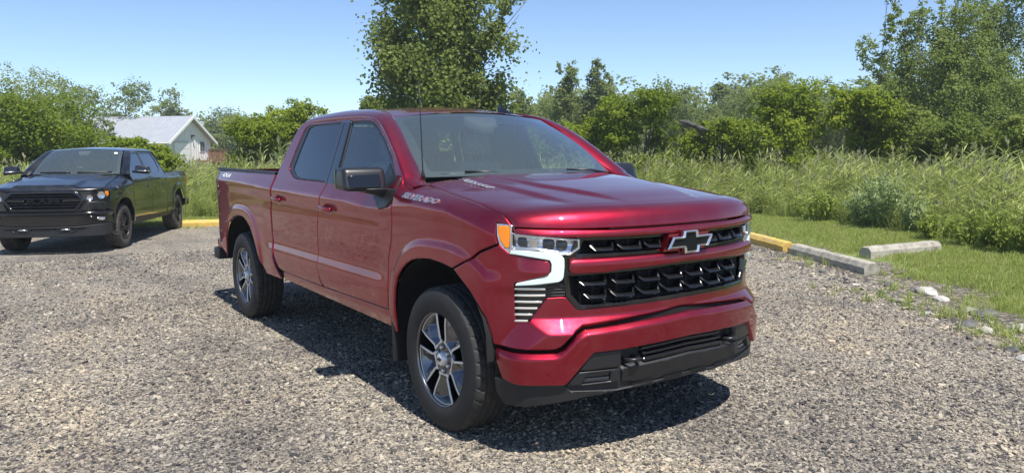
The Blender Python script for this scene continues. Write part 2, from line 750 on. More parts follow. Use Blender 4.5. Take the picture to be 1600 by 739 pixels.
gx = np.arange(-16, 8.01, .25)
pts = [LOT, np.array([(x, y) for x in gx for y in np.arange(-60, 12, 3.)]), np.array([(x, -60 + 0 * x) for x in gx])]
P = np.concatenate([resample(LOT, .5)])
G = pts[1][inside(P, pts[1])]
G = G[bdist(P, G)[0] > .15]
k = len(P)
r = delaunay_2d_cdt([Vector(p) for p in np.concatenate([P, G])], [(i, (i + 1) % k) for i in range(k)], [], 0, 1e-5)
P2 = np.array([(v.x, v.y) for v in r[0]])
T = np.array(r[2])
T = T[inside(P, P2[T].mean(1))]
tag(mk('gravel_lot', np.column_stack([P2, gz(P2[:, 0])]), T, 'gravel_bed', smooth=False), kind='structure')

# bare stony soil showing along the ragged border of lot and lawn
m = mat('verge_soil', (.16, .13, .10), .95)
tc = m.node_tree.nodes.new('ShaderNodeTexCoord')
vn = nd(m, 'ShaderNodeTexVoronoi', Scale=30.)
lk(m, tc.outputs['Object'], vn.inputs['Vector'])
sx = m.node_tree.nodes.new('ShaderNodeSeparateColor')
lk(m, vn.outputs['Color'], sx.inputs[0])
r = ramp(m, sx.outputs[0], [(0, (.045, .042, .042)), (.35, (.10, .085, .070)), (.62, (.17, .14, .105)), (.85, (.27, .23, .17)), (1, (.40, .37, .31))])
lk(m, r.outputs[0], bsdf(m).inputs['Base Color'])
bump(m, noise(m, 45, 6).outputs[0], 1., .03)
L_ = resample(LOT_EDGE, .10)
L_ = L_[:len(L_) - int(np.linalg.norm(LOT_EDGE[-1] - LOT_EDGE[0]) / .10)]
L_ = L_[(L_[:, 0] > -9.5) & (L_[:, 0] < 9) & (L_[:, 1] > 2.6)]
T_ = np.gradient(L_, axis=0)
T_ /= np.linalg.norm(T_, axis=1)[:, None]
N_ = np.stack([-T_[:, 1], T_[:, 0]], 1)
for _ in range(6):
    N_[1:-1] = (N_[:-2] + N_[1:-1] * 2 + N_[2:]) / 4
k_ = np.arange(len(L_))
w1 = .62 + .20 * np.sin(k_ * .31) + .10 * np.sin(k_ * .83 + 1) + RNG.normal(0, .05, len(L_))
w0 = -.20 - .14 * np.sin(k_ * .27 + 2) - .10 * np.sin(k_ * .71) + RNG.normal(0, .05, len(L_))
rows = []
for t in np.linspace(0, 1, 5):
    q = L_ + N_ * (w0 + (w1 - w0) * t)[:, None]
    rows.append([(x, y, float(gz(x)) + .0045 + .006 * math.sin(math.pi * t)) for x, y in q])
V, F = loft(rows)
tag(mk('soil_verge', V, F, 'verge_soil', smooth=True), kind='structure')
# ------------------------------------------------------------------ wheels (local: +y is the outer side)
def tyre_vf(R=.412, hw=.137, rr=.262, nseg=216, chunky=False):
    prof = [(rr - .004, hw - .03), (rr + .006, hw - .012), (rr + .022, hw - .004), (R * .76, hw + .001), (R * .83, hw), (R * .9, hw - .004),
            (R * .945, hw - .012), (R * .972, hw - .022), (R * .988, hw - .032)]
    ys = []
    half = hw - .036
    gy = [half * .62, half * .2]
    tread = []
    for y in np.linspace(half, -half, 27):
        tread.append((R - .004 * (abs(y) / half) ** 2, y))
    full = prof + tread + [(r, -y) for r, y in prof[::-1]]
    V, F = [], []
    m = len(full)
    for k in range(nseg):
        w = 2 * math.pi * k / nseg
        for i, (r, y) in enumerate(full):
            rr_ = r
            a = abs(y)
            if r > R * .965 and i >= 7:
                for g in gy:
                    if abs(a - g) < half * .075:
                        rr_ -= .012
                ph = (k + (y / half) * (2.2 if y > 0 else -2.2)) % 6
                sh = 1.1
                if ph < (sh if not chunky else 2.4) and not any(abs(a - g) < half * .075 for g in gy):
                    if a > half * .66 or (k // 6) % 2 == 0:
                        rr_ -= .0075 if a > half * .66 else .006
            elif chunky and 5 <= i <= 7 and k % 6 < 2:
                rr_ -= .006
            V.append((rr_ * math.cos(w), y, rr_ * math.sin(w)))
    for k in range(nseg):
        for i in range(m - 1):
            F.append([k * m + i, k * m + i + 1, ((k + 1) % nseg) * m + i + 1, ((k + 1) % nseg) * m + i])
    return V, F


def polar(r, deg):
    return np.array([r * math.cos(math.radians(deg)), r * math.sin(math.radians(deg))])


def disc_surf(f):
    def s(q):
        return np.stack([q[:, 0], f(q), q[:, 1]], 1)
    return s


def wheel_meshes(style, R=.412, hw=.137):
    """returns a list of (name, V, F, material, normals) for one wheel, rim face near y = hw"""
    out = []
    V, F = tyre_vf(R, hw, chunky=style == 'black')
    out.append(('tyre', V, F, 'rubber' if style == 'split' else 'dusty_rubber', None))
    ro = .262
    y0 = hw - .018
    main = 'rim_grey' if style == 'split' else 'rim_dark'
    V, F = lathe_y([(ro + .004, hw - .014), (ro + .0045, hw - .011), (ro + .003, hw - .010), (ro - .001, y0 - .004)], 72)
    out.append(('rim_lip', V, F, 'rim_grey' if style == 'split' else 'rim_dark', None))
    V, F = lathe_y([(ro - .001, y0 - .0045), (ro - .006, y0 - .03), (ro - .014, y0 - .1), (ro - .022, -hw + .03), (ro + .004, -hw + .012)], 48)
    out.append(('rim_barrel', V, F, 'rim_dark', None))
    V, F = lathe_y([(.0, y0 - .105), (.13, y0 - .105), (.165, y0 - .112), (.17, y0 - .13), (ro - .02, y0 - .14)], 48)
    out.append(('brake_disc', V, F, 'brake_metal', None))
    VV, FF, NN, VB, FB, NBn = [], [], [], [], [], []

    def addp(A, r):
        P, f, n = r
        k = len(A[0])
        A[0].extend(P.tolist())
        A[1].extend([[i + k for i in q] for q in f])
        A[2].extend(n.tolist())
    face, bord = ([], [], []), ([], [], [])
    if style == 'split':
        for k in range(5):
            c = 95 + 36 + 72 * k
            P = [polar(ro - .001, c + a) for a in np.linspace(25.5, -25.5, 15)]
            P += [polar(.205, c - 25.5), polar(.115, c - 23), polar(.096, c - 33)]
            P += [polar(.088, c - 18), polar(.088, c), polar(.088, c + 18)]
            P += [polar(.096, c + 33), polar(.115, c + 23), polar(.205, c + 25.5)]
            P = np.array(P)
            inn = np.array([polar(ro - .007, c + a) for a in np.linspace(23.3, -23.3, 13)] +
                           [polar(.205, c - 22.4), polar(.122, c - 17.6), polar(.104, c - 20.5), polar(.095, c - 6), polar(.095, c + 6),
                            polar(.104, c + 20.5), polar(.122, c + 17.6), polar(.205, c + 22.4)])
            dish = lambda q: y0 - .012 - .10 * np.clip(.20 - np.hypot(q[:, 0], q[:, 1]), 0, 1) ** 1.0 * .9
            addp(bord, panel_vf(P, disc_surf(dish), h=.012, thick=.006, holes=[inn], gap=0, edge=.0015))
            ax = np.array([math.cos(math.radians(c)), math.sin(math.radians(c))])
            pr = np.array([-ax[1], ax[0]])

            def floor(q, inn=inn, ax=ax, pr=pr):
                d = bdist(inn, q)[0]
                r = q @ ax
                lat = np.abs(q @ pr)
                v = np.minimum(d * 1.3, .006 + np.clip(.045 - lat * .85, .0, 1) + np.clip(r - .19, 0, 1) * .2)
                return dish(q) - .003 - v
            addp(face, panel_vf(inn, disc_surf(floor), h=.007, thick=0, gap=0, edge=0))
        hub = [polar(.094, a) for a in np.linspace(0, 352.5, 48)]
        addp(face, panel_vf(hub, disc_surf(lambda q: y0 - .026 - .0 * q[:, 0]), h=.02, thick=.03, gap=0, edge=.003))
    else:
        for k in range(6):
            c = 90 + 60 * k
            P = [polar(ro - .001, c + a) for a in np.linspace(14, -14, 7)] + [polar(.19, c - 13), polar(.10, c - 24), polar(.085, c - 30), polar(.085, c), polar(.085, c + 30), polar(.10, c + 24), polar(.19, c + 13)]
            ax = np.array([math.cos(math.radians(c)), math.sin(math.radians(c))])
            pr = np.array([-ax[1], ax[0]])
            f = lambda q, pr=pr: y0 - .012 - .14 * np.clip(.2 - np.hypot(q[:, 0], q[:, 1]), 0, 1) - .012 * (np.abs(q @ pr) < .012)
            addp(face, panel_vf(P, disc_surf(f), h=.012, thick=.05, gap=0, edge=.003))
        hub = [polar(.09, a) for a in np.linspace(0, 352.5, 48)]
        addp(face, panel_vf(hub, disc_surf(lambda q: y0 - .03 - .0 * q[:, 0]), h=.02, thick=.03, gap=0, edge=.003))
    if bord[0]:
        out.append(('spoke_edge', *bord[:2], 'machined_metal', bord[2]))
    out.append(('spoke', *face[:2], main, face[2]))
    V, F = lathe_y([(0, y0 + .004), (.030, y0 + .003), (.037, y0 - .002), (.040, y0 - .03)], 32)
    out.append(('centre_cap', V, F, 'machined_metal' if style == 'split' else 'rim_dark', None))
    nuts, holes = [], []
    for k in range(6):
        c = polar(.0665, 30 + 60 * k)
        v, f = lathe_y([(0, y0 - .006), (.008, y0 - .007), (.0105, y0 - .012), (.0105, y0 - .03)], 6)
        nuts.append(([(a + c[0], b, d + c[1]) for a, b, d in v], f))
        v, f = lathe_y([(.013, y0 - .0245), (.019, y0 - .0245)], 14)
        holes.append(([(a + c[0], b, d + c[1]) for a, b, d in v], f))
    V, F = join(*nuts)
    out.append(('lug_nuts', V, F, 'bright_metal' if style == 'split' else 'satin_black', None))
    V, F = join(*holes)
    out.append(('lug_pockets', V, F, 'satin_black', None))
    if style == 'split':
        V, F = solid_poly(BOW * .026, lambda a, b, h: (-a, y0 + .0045 + h, b), .001)
        out.append(('cap_emblem', V, F, 'gloss_black', None))
    return out


# cross-like bow tie outline, half width 1
BOW = np.array([(-1, -.30), (-.78, .16), (-.36, .16), (-.33, .38), (.27, .38), (.30, .16), (1, .16), (.78, -.30), (.36, -.30), (.33, -.52), (-.27, -.52), (-.30, -.30)])
BOW[:, 1] += .07
NAMES = {'lug_nuts': 'lug_nut', 'lug_pockets': 'lug_recess'}


def add_wheels(root, style, spots, R=.412, hw=.137):
    """spots: (x, y centre, z, side sign); every wheel its own part with its own sub-parts, meshes shared"""
    meshes = None
    for x, y, z, s, spin in spots:
        e = bpy.data.objects.new('wheel', None)
        e.empty_display_size = .2
        e.location = (x, y, z)
        e.rotation_euler = (0, spin, 0) if s > 0 else (0, spin, math.pi)
        link(e, root)
        if meshes is None:
            meshes = [mk(NAMES.get(n, n), V, F, m, e, normals=N, smooth=True) for n, V, F, m, N in wheel_meshes(style, R, hw)]
            for o in meshes:
                if o.name.split('.')[0] in ('lug_nut', 'lug_recess'):
                    tag(o, kind='stuff')
            me = meshes[0].data
            me.materials.append(MATS['tread_rubber' if style == 'split' else 'dusty_rubber'])
            co = np.array([v.co[:] for v in me.vertices])
            rad = np.hypot(co[:, 0], co[:, 2])
            for pl in me.polygons:
                if min(rad[i] for i in pl.vertices) > R * .94:
                    pl.use_smooth = False
                    pl.material_index = 1
        else:
            for o in meshes:
                c = o.copy()
                link(c, e)
# ------------------------------------------------------------------ the red pickup (x forward from the front axle, -y its near side)
RED = thing('pickup_truck', 'shiny crimson red crew cab pickup with cross emblem grille, parked on grey gravel in front', 'pickup truck')
rb = Ribbon([(.905, 0), (.90, .15), (.885, .3), (.855, .45), (.81, .60), (.745, .74), (.65, .86), (.54, .935), (.42, .975), (.28, .993), (.1, 1.0),
             (-1, 1.0), (-3.6, 1.0), (-4.35, .992), (-4.62, .978), (-4.76, .955), (-4.835, .90), (-4.86, .80), (-4.865, .5), (-4.865, 0)])
UE = float(rb.u(-4.83))
ZCX = [-4.9, -4.47, -3.675, -2.785, -1.59, -.93, -.76, -.5, -.3, .1, .3, .5, .62]
ZCZ = [1.31, 1.308, 1.298, 1.264, 1.25, 1.222, 1.22, 1.238, 1.256, 1.25, 1.21, 1.15, 1.12]
LZ = [.30, .38, .45, .55, .62, .70, .745, .80, .83, 1.0, 1.07, 1.10, 1.135, 1.165]
LD = [-.07, -.055, -.038, -.015, -.005, -.002, -.005, -.019, -.022, -.012, -.006, -.006, -.0085, -.008]


def arch_r(x, z, xc, a=.505, b=.50, zc=.47):
    return ((np.abs(x - xc) / a) ** 2.7 + (np.maximum(z - zc, 0) / b) ** 2.7) ** (1 / 2.7)


def d_side(u, z):
    x = rb.x(u)
    zc = np.interp(x, ZCX[::1], ZCZ)
    low = np.interp(z, LZ, LD)
    scal = smooth01((x + 3.15) / .25) * smooth01((-.55 - x) / .25)
    plain = np.interp(z, [.3, .45, .6, .75, 1.0, 1.16], [-.07, -.036, -.014, -.010, -.012, -.008])
    d = plain + (low - plain) * scal
    top = smooth01((z - 1.165) / np.maximum(zc - .012 - 1.165, .02))
    d = d + .008 * top
    t = np.maximum(z - zc, 0)
    d = d - .45 * t - np.where(z > 1.345, 0, 0)
    d = np.where(z > 1.345, -.45 * np.maximum(1.345 - zc, 0) - .39 * (z - 1.345), d)
    d = np.where(z > 1.80, d - 1.6 * (z - 1.80) , d)
    for xc, xr in ((0., .0), (-3.78, .0)):
        r = arch_r(x, z, xc)
        f = smooth01((1.24 - r) / .11) * smooth01((zc + .02 - z) / .08)
        d = d + .016 * f * (z < 1.3)
    return d


def fend_zs(x):
    return np.interp(x, [-.6, -.414, -.079, .308, .529, .586, .7], [1.392, 1.381, 1.346, 1.300, 1.256, 1.213, 1.19])


def d_fender(u, z):
    x = rb.x(u)
    b = smooth01((1.42 - u) / .30)
    zc = np.interp(x, ZCX, ZCZ)
    zs = fend_zs(x)
    off = np.interp(x, [-.6, -.414, -.079, .308, .529, .586], [.062, .18, .13, .09, .03, .0])
    off = np.where(x < -.414, np.interp(x, [-.6, -.50, -.46, -.414], [.058, .064, .12, .18]), off)
    pw = np.interp(x, [-.5, .25], [3.4, 1.7])
    t = np.clip((z - zc) / np.maximum(zs - zc, .012), 0, 1)
    up = -off * t ** pw - .004 * np.minimum(t * 4, 1)
    lowp = d_side(u, np.minimum(z, zc))
    return np.where(z > zc, lowp + up, lowp) * (1 - b) + b * (up * .9)


def uz(*P):
    return rb.ux(P)


S_side, S_fend = rb.surf(d_side), rb.surf(d_fender)
ARCH_F = [(.487, .50), (.478, .64), (.450, .72), (.393, .79), (.335, .845), (.262, .892), (.134, .945), (.05, .965), (-.06, .972), (-.191, .962), (-.28, .942), (-.345, .915), (-.41, .875), (-.466, .825), (-.505, .74), (-.522, .65), (-.528, .50)]
ARCH_R = [(-3.13, .50), (-3.20, .60), (-3.255, .66), (-3.325, .76), (-3.385, .83), (-3.452, .888), (-3.54, .935), (-3.64, .968), (-3.75, .98), (-3.874, .978), (-4.0, .957), (-4.11, .92), (-4.21, .87), (-4.28, .80), (-4.315, .72), (-4.335, .60), (-4.35, .52)]


def side_pair(name, P, S, m, parent=RED, **kw):
    a = panel(name, P, S, m, parent, **kw)
    kw['holes'] = [mir(q) for q in kw.get('holes', ())]
    b = panel(name, mir(P), S, m, parent, **kw)
    return a, b


# fenders
fp = [(-.632, .46), (-.632, .60), (-.615, .91), (-.565, 1.04), (-.53, 1.235), (-.52, 1.30), (-.50, 1.383)]
fp = list(map(tuple, uz(*fp))) + list(map(tuple, uz((-.414, 1.380), (-.25, 1.363), (-.079, 1.345), (.12, 1.321), (.308, 1.298), (.43, 1.276), (.529, 1.254), (.56, 1.234)))) + [(.998, 1.203)]
fp += [(1.082, 1.213), (1.085, 1.150), (1.072, 1.108), (1.2, 1.06)] + list(map(tuple, uz((.33, 1.015), (.17, .948))))
fp += list(map(tuple, uz(*ARCH_F[7:]))) + [tuple(uz((-.535, .46))[0])]
FEND = side_pair('fender', fp, S_fend, 'red_paint', h=.018)

# doors with window openings
DF = uz((-.636, .59), (-1.70, .580), (-1.745, .61), (-1.79, .66), (-1.818, .72), (-1.822, .865), (-1.80, 1.0), (-1.765, 1.12), (-1.71, 1.25), (-1.66, 1.345), (-1.70, 1.60), (-1.725, 1.827),
        (-1.5, 1.826), (-1.35, 1.820), (-1.262, 1.806), (-1.026, 1.728), (-.87, 1.64), (-.719, 1.548), (-.60, 1.47), (-.53, 1.425), (-.503, 1.38), (-.522, 1.30), (-.532, 1.235), (-.567, 1.04), (-.618, .91))
DR = uz((-1.74, .580), (-2.62, .588), (-2.70, .60), (-2.78, .655), (-2.825, .73), (-2.868, .86), (-2.85, 1.0), (-2.825, 1.15), (-2.80, 1.34), (-2.785, 1.44), (-2.735, 1.63), (-2.66, 1.77), (-2.60, 1.81), (-2.5, 1.824), (-1.725, 1.827),
        (-1.70, 1.60), (-1.66, 1.345), (-1.71, 1.25), (-1.765, 1.12), (-1.80, 1.0), (-1.822, .865), (-1.818, .72), (-1.79, .66))
HF = round_poly(uz((-1.632, 1.352), (-.74, 1.343), (-.60, 1.392), (-.70, 1.478), (-.79, 1.548), (-.98, 1.662), (-1.14, 1.748), (-1.24, 1.783), (-1.36, 1.797), (-1.692, 1.803)), .03)
HR = round_poly(uz((-1.672, 1.352), (-2.27, 1.360), (-2.38, 1.372), (-2.56, 1.440), (-2.545, 1.60), (-2.50, 1.770), (-2.40, 1.800), (-1.722, 1.804)), .03)
GF = round_poly(uz((-1.515, 1.365), (-.76, 1.357), (-.635, 1.395), (-.81, 1.532), (-1.0, 1.648), (-1.15, 1.727), (-1.25, 1.760), (-1.36, 1.776), (-1.595, 1.786)), .02)
GR = round_poly(uz((-1.70, 1.365), (-2.25, 1.374), (-2.36, 1.390), (-2.475, 1.440), (-2.46, 1.60), (-2.42, 1.765), (-2.35, 1.784), (-1.765, 1.786)), .02)
PF = uz((-1.663, 1.346), (-1.525, 1.346), (-1.603, 1.806), (-1.703, 1.808))
PR = uz((-1.668, 1.346), (-1.712, 1.346), (-1.776, 1.806), (-1.710, 1.808))
S_seal = rb.surf(lambda u, z: d_side(u, z) - .006)
S_glass = rb.surf(lambda u, z: d_side(u, z) - .013)
S_pil = rb.surf(lambda u, z: d_side(u, z) + .003)
FD = side_pair('front_door', DF, S_side, 'red_paint', holes=[HF], h=.028)
FD2 = side_pair('rear_door', DR, S_side, 'red_paint', holes=[HR], h=.028)
for i, mm in enumerate((lambda p: np.asarray(p, float), mir)):
    for dr, H, G, Pp, gm in ((FD[i], HF, GF, PF, 'front_side_glass'), (FD2[i], HR, GR, PR, 'privacy_glass')):
        panel('window_seal', mm(H), S_seal, 'satin_black', dr, holes=[mm(G)], gap=.001, edge=.003, thick=.02, h=.04)
        panel('window_glass', mm(offset_poly(G, -.006)), S_glass, gm, dr, gap=0, edge=0, thick=0, h=.05)
        panel('pillar_trim', mm(Pp), S_pil, 'gloss_black', dr, gap=.001, edge=.003, thick=.008, h=.05)

# door handles and their dished pockets
for i, sg in enumerate((1, -1)):
    for dr, xa, xb, z in ((FD[i], -1.70, -1.475, 1.166), (FD2[i], -2.76, -2.54, 1.185)):
        u0, u1 = float(rb.u(xb)), float(rb.u(xa))
        Sp = rb.surf(lambda u, z: d_side(u, z) + .0015)
        cu = (u0 + u1) / 2 - .02
        P = [(cu + .075 * math.cos(w), z + .040 * math.sin(w)) for w in np.linspace(0, 2 * math.pi, 28, endpoint=False)]
        pk = panel('handle_pocket', (P if sg > 0 else mir(P)), rb.surf(lambda u, q, cu=cu, z=z: d_side(u, q) + .002 - .012 * smooth01(1.15 - np.hypot((u - cu) / .075, (q - z) / .04))), 'red_paint', dr, gap=0, edge=0, thick=0, h=.012)
        rows = []
        for t in np.linspace(0, 1, 13):
            uu = u0 + (u1 - u0) * t
            lift = .014 + .026 * math.sin(math.pi * min(max(t, .04), .96)) ** .55
            hw = .021 * (.6 + .4 * math.sin(math.pi * t) ** .4)
            ring = []
            for w in np.linspace(0, 2 * math.pi, 10, endpoint=False):
                q = np.array([[uu * sg, z + hw * math.sin(w) + .004 * t]])
                base = rb.surf(lambda u, zz: d_side(u, zz))(q)[0]
                ring.append(base + np.array([0, -sg, 0]) * (lift + .010 * math.cos(w)))
            rows.append(ring)
        V, F = loft(rows, True)
        n = 10
        F += [list(range(n))[::-1], [12 * n + k for k in range(n)]]
        mk('handle', V, F, 'red_paint', dr)

# rocker, bed sides, rails
RK = uz((-.645, .455), (-2.66, .505), (-2.64, .580), (-1.74, .572), (-.645, .582))
side_pair('rocker_panel', RK, rb.surf(lambda u, z: d_side(u, z) - .012 - .25 * np.maximum(.53 - z, 0)), 'red_paint', h=.04)
bd = [(-2.70, .505), (-2.81, .600), (-2.855, .68), (-2.893, .86), (-2.878, 1.0), (-2.853, 1.15), (-2.835, 1.30), (-2.83, 1.388), (-3.6, 1.396), (-4.5, 1.403), (-4.74, 1.403), (-4.80, 1.395)]
bd = list(map(tuple, uz(*bd))) + [(UE + .02, 1.305), (UE - .03, 1.02), (UE - .04, .66), (UE - .2, .60)] + list(map(tuple, uz(*ARCH_R[::-1])))
BED = side_pair('bed_side', bd, S_side, 'red_paint', h=.02)
for sg in (1, -1):
    rows = []
    for x in np.linspace(-2.86, -4.80, 24):
        y = 1.0 - .45 * (1.39 - float(np.interp(x, ZCX, ZCZ))) - (.02 if x < -4.7 else 0) - max(0, -4.6 - x) * .1
        z = float(np.interp(x, [-4.8, -2.8], [1.405, 1.389]))
        rows.append([(x, -sg * (y + .003), z - .006), (x, -sg * (y + .002), z + .008), (x, -sg * (y - .012), z + .018), (x, -sg * (y - .075), z + .018), (x, -sg * (y - .085), z + .004), (x, -sg * (y - .085), z - .03)])
    V, F = loft(rows)
    F += [[0, 1, 2, 3, 4, 5]]
    mk('bed_rail_cap', V, F, 'plastic_black', RED)
    V, F = box(-4.80, -2.87, -sg * .80 - .01, -sg * .80 + .01, .85, 1.40)
    mk('bed_inner_wall', V, F, 'satin_black', RED, smooth=False)
V, F = join(box(-4.80, -2.88, -.80, .80, .84, .86), box(-2.90, -2.875, -.93, .93, .6, 1.385))
mk('bed_floor', V, F, 'satin_black', RED, smooth=False)
# tailgate, tail lamps, rear bumper
TG = both([(0, 1.40), (rb.U[-1] * 0 + .78, 1.40), (.80, 1.38), (.80, .70), (.78, .68), (0, .68)])
panel('tailgate', TG, lambda q: np.stack([-4.87 - .012 * (q[:, 1] > 1.3), q[:, 0], q[:, 1]], 1), 'red_paint', RED, flip=-1, h=.06)
TL = [(UE - .035, 1.032), (UE + .005, 1.30), (UE + .14, 1.30), (UE + .14, 1.02)]
side_pair('tail_lamp', TL, rb.surf(lambda u, z: d_side(u, z) + .004), 'red_lens', h=.03)
V, F = box(-4.98, -4.80, -.92, .92, .50, .66, .03)
bmp = mk('rear_bumper', V, F, 'red_paint', RED)
V, F = join(box(-5.02, -4.84, -.70, .70, .655, .675, .006), box(-5.0, -4.80, -.955, -.80, .44, .56, .02), box(-5.0, -4.80, .80, .955, .44, .56, .02))
mk('bumper_step', V, F, 'plastic_black', bmp)

# pillar and roof rail strips
OUT = [(-.40, -.925, 1.358), (-.47, -.938, 1.383), (-.505, -.933, 1.398), (-.535, -.917, 1.430), (-.62, -.896, 1.485), (-.719, -.872, 1.555), (-.87, -.838, 1.65), (-1.026, -.803, 1.738), (-1.16, -.778, 1.79), (-1.28, -.766, 1.816), (-1.5, -.757, 1.833), (-2.0, -.757, 1.836), (-2.5, -.760, 1.832),
       (-2.62, -.768, 1.815), (-2.70, -.80, 1.73), (-2.745, -.845, 1.62), (-2.792, -.915, 1.44), (-2.808, -.953, 1.34), (-2.83, -.99, 1.16)]
INN = [(-.36, -.82, 1.366), (-.43, -.812, 1.382), (-.49, -.80, 1.404), (-.555, -.782, 1.432), (-.64, -.757, 1.487), (-.75, -.735, 1.562), (-.88, -.710, 1.648), (-1.01, -.688, 1.730), (-1.13, -.668, 1.797), (-1.25, -.645, 1.842), (-1.5, -.612, 1.880), (-2.0, -.600, 1.900), (-2.5, -.605, 1.885),
       (-2.68, -.66, 1.845), (-2.775, -.76, 1.74), (-2.80, -.80, 1.62), (-2.845, -.868, 1.44), (-2.855, -.90, 1.34), (-2.87, -.94, 1.16)]


def dense(P, n):
    P = np.array(P, float)
    t = np.arange(len(P))
    q = np.linspace(0, len(P) - 1, n)
    out = np.stack([np.interp(q, t, P[:, k]) for k in range(3)], 1)
    for _ in range(3):
        out[1:-1] = (out[:-2] + 2 * out[1:-1] + out[2:]) / 4
    return out


O_, I_ = dense(OUT, 90), dense(INN, 90)
for sg in (-1, 1):
    rows = []
    for o, i in zip(O_, I_):
        d = i - o
        l = np.linalg.norm(d)
        n = np.array([.25, -.75, .75])
        n = n - d * (n @ d) / (d @ d)
        n /= np.linalg.norm(n)
        row = [o - n * .02] + [o + d * t + n * (.09 * l * (1 - (2 * t - 1) ** 2)) for t in np.linspace(0, 1, 9)] + [i - n * .02]
        rows.append([(p[0], p[1] * (1 if sg < 0 else -1), p[2]) for p in row])
    V, F = loft(rows)
    if sg > 0:
        F = [f[::-1] for f in F]
    mk('cab_pillar', V, F, 'red_paint', RED)

# roof
def roof_pt(s, t):
    x0, x1 = -1.085 - .10 * s * s, -2.80 + .06 * s * s
    x = x0 + (x1 - x0) * t
    zc = np.interp(t, [0, .06, .2, .4, .6, .8, .92, 1], [1.852, 1.872, 1.903, 1.921, 1.925, 1.912, 1.885, 1.845])
    hw = np.interp(t, [0, .1, .5, 1], [.672, .640, .606, .635])
    return (x, hw * s, zc - .042 * s * s - .012 * s ** 4)


rows = [[roof_pt(s, t) for s in np.linspace(-1, 1, 31)] for t in np.linspace(0, 1, 41)]
V, F = loft(rows)
mk('roof', V, F, 'red_paint', RED)

# glass front and back
def ws_pt(s, t):
    b = np.array((-.36 - .185 * s * s, .788 * s, 1.418 - .006 * s * s))
    e = np.array((-1.095 - .085 * s * s, .676 * s, 1.850 - .048 * s * s))
    p = b + (e - b) * t
    return p + np.array((.5, 0, .8)) * .030 * (1 - (2 * t - 1) ** 2)


rows = [[ws_pt(s, t) for s in np.linspace(-1, 1, 33)] for t in np.linspace(0, 1, 17)]
V, F = loft(rows)
WSH = mk('windshield', V, F, 'windshield_glass', RED)


def ws_surf(h):
    def f(q):
        P = np.array([ws_pt(a, b) for a, b in q])
        return P + np.array([.55, 0, .83]) * h
    return f


panel('black_band', [(-.99, .0), (.99, .0), (.99, .995), (-.99, .995)], ws_surf(-.004), 'satin_black', WSH, gap=0, edge=0, thick=0, flip=-1, h=.05,
      holes=[round_poly([(-.925, .07), (.925, .07), (.90, .945), (-.90, .945)], .06)])
panel('sensor_housing', round_poly([(-.235, .985), (.16, .985), (.12, .86), (.02, .745), (-.12, .74), (-.20, .83)], .08), ws_surf(-.012), 'cabin_grey', WSH, gap=0, edge=.004, thick=.06, h=.03, flip=1)
rows = [[(-2.80 + .10 * (1 - t) * 0 - .06 * (1 - s * s) * 0 - .05 * (1 - t), .70 * s * (1 - .12 * t), 1.36 + .44 * t) for s in np.linspace(-1, 1, 9)] for t in np.linspace(0, 1, 5)]
V, F = loft(rows)
mk('rear_window', V, F, 'privacy_glass', RED)
V, F = join(box(-2.87, -2.80, -.93, .93, .9, 1.37), box(-2.84, -2.80, -.80, -.60, 1.36, 1.58), box(-2.84, -2.80, .60, .80, 1.36, 1.58))
mk('cab_back', V, F, 'red_paint', RED, smooth=False)

# hood
HA_U = .975


def hood_pt(s, v):
    a = abs(s)
    u = HA_U * a
    A = np.array([np.interp(u, rb.U, rb.K[:, 0]), np.interp(u, rb.U, rb.K[:, 1])])
    B = np.array([-.295 - .125 * a ** 2, .815 * a])
    L = np.linalg.norm(A - B)
    # distance from the nose, finely spaced near the nose
    w = L * v ** 1.8
    zmid = np.interp(w, [0, .006, .016, .032, .055, .09, .15, .28, .5, .8, 1.05, 1.25], [1.188, 1.212, 1.236, 1.258, 1.275, 1.289, 1.302, 1.322, 1.352, 1.388, 1.412, 1.424])
    zedge = np.interp(w, [0, .01, .03, .06, .11, .2, .36, .76, 1.08, 1.25], [1.200, 1.214, 1.229, 1.241, 1.254, 1.268, 1.296, 1.341, 1.384, 1.392])
    e = a ** 5
    p = A + (B - A) * (w / L)
    p[1] += .020 * a ** 3 * math.sin(math.pi * w / L)
    x, y = p[0], p[1]
    bl = smooth01(np.array((w - .10) / .30)) * (1 - .35 * smooth01(np.array((w - .7) / .5)))
    y1 = np.interp(x, [-.4, .75], [.60, .56])
    y2 = np.interp(x, [-.4, .2, .75], [.47, .43, .27])
    st = .016 * smooth01(np.array((y1 + .03 - y) / .055)) + .015 * smooth01(np.array((y2 + .028 - y) / .05)) - .031
    z = zmid * (1 - e) + zedge * e + (st + .012) * bl * (1 - e)
    return (x, y if s >= 0 else -y, float(z))


SV = np.concatenate([np.linspace(-1, -.86, 8)[:-1], np.linspace(-.86, .86, 111), np.linspace(.86, 1, 8)[1:]])
rows = []
for v in np.linspace(0, 1, 64):
    r = [hood_pt(s, v) for s in SV]
    r = [(r[0][0], r[0][1] + .006, r[0][2] - .03), (r[0][0], r[0][1] + .001, r[0][2] - .004)] + r[1:-1] + [(r[-1][0], r[-1][1] - .001, r[-1][2] - .004), (r[-1][0], r[-1][1] - .006, r[-1][2] - .03)]
    rows.append(r)
rows = [[(p[0] - .012, p[1], p[2] - .006) for p in rows[0]]] + rows + [[(p[0] + .01, p[1], p[2] - .035) for p in rows[-1]]]
V, F = loft(rows)
HOOD = mk('hood', V, F, 'red_paint', RED)
# hood lettering on both flanks
TV, TF = text_mesh('DURAMAX', .05, .0, .25, .0012)


def hoodz(x, y):
    best = 0
    a, lo, hi = abs(y) / .88, 0., 1.
    for _ in range(30):
        m = (lo + hi) / 2
        if hood_pt(a, m)[0] > x:
            lo = m
        else:
            hi = m
    return hood_pt(a, lo)[2]


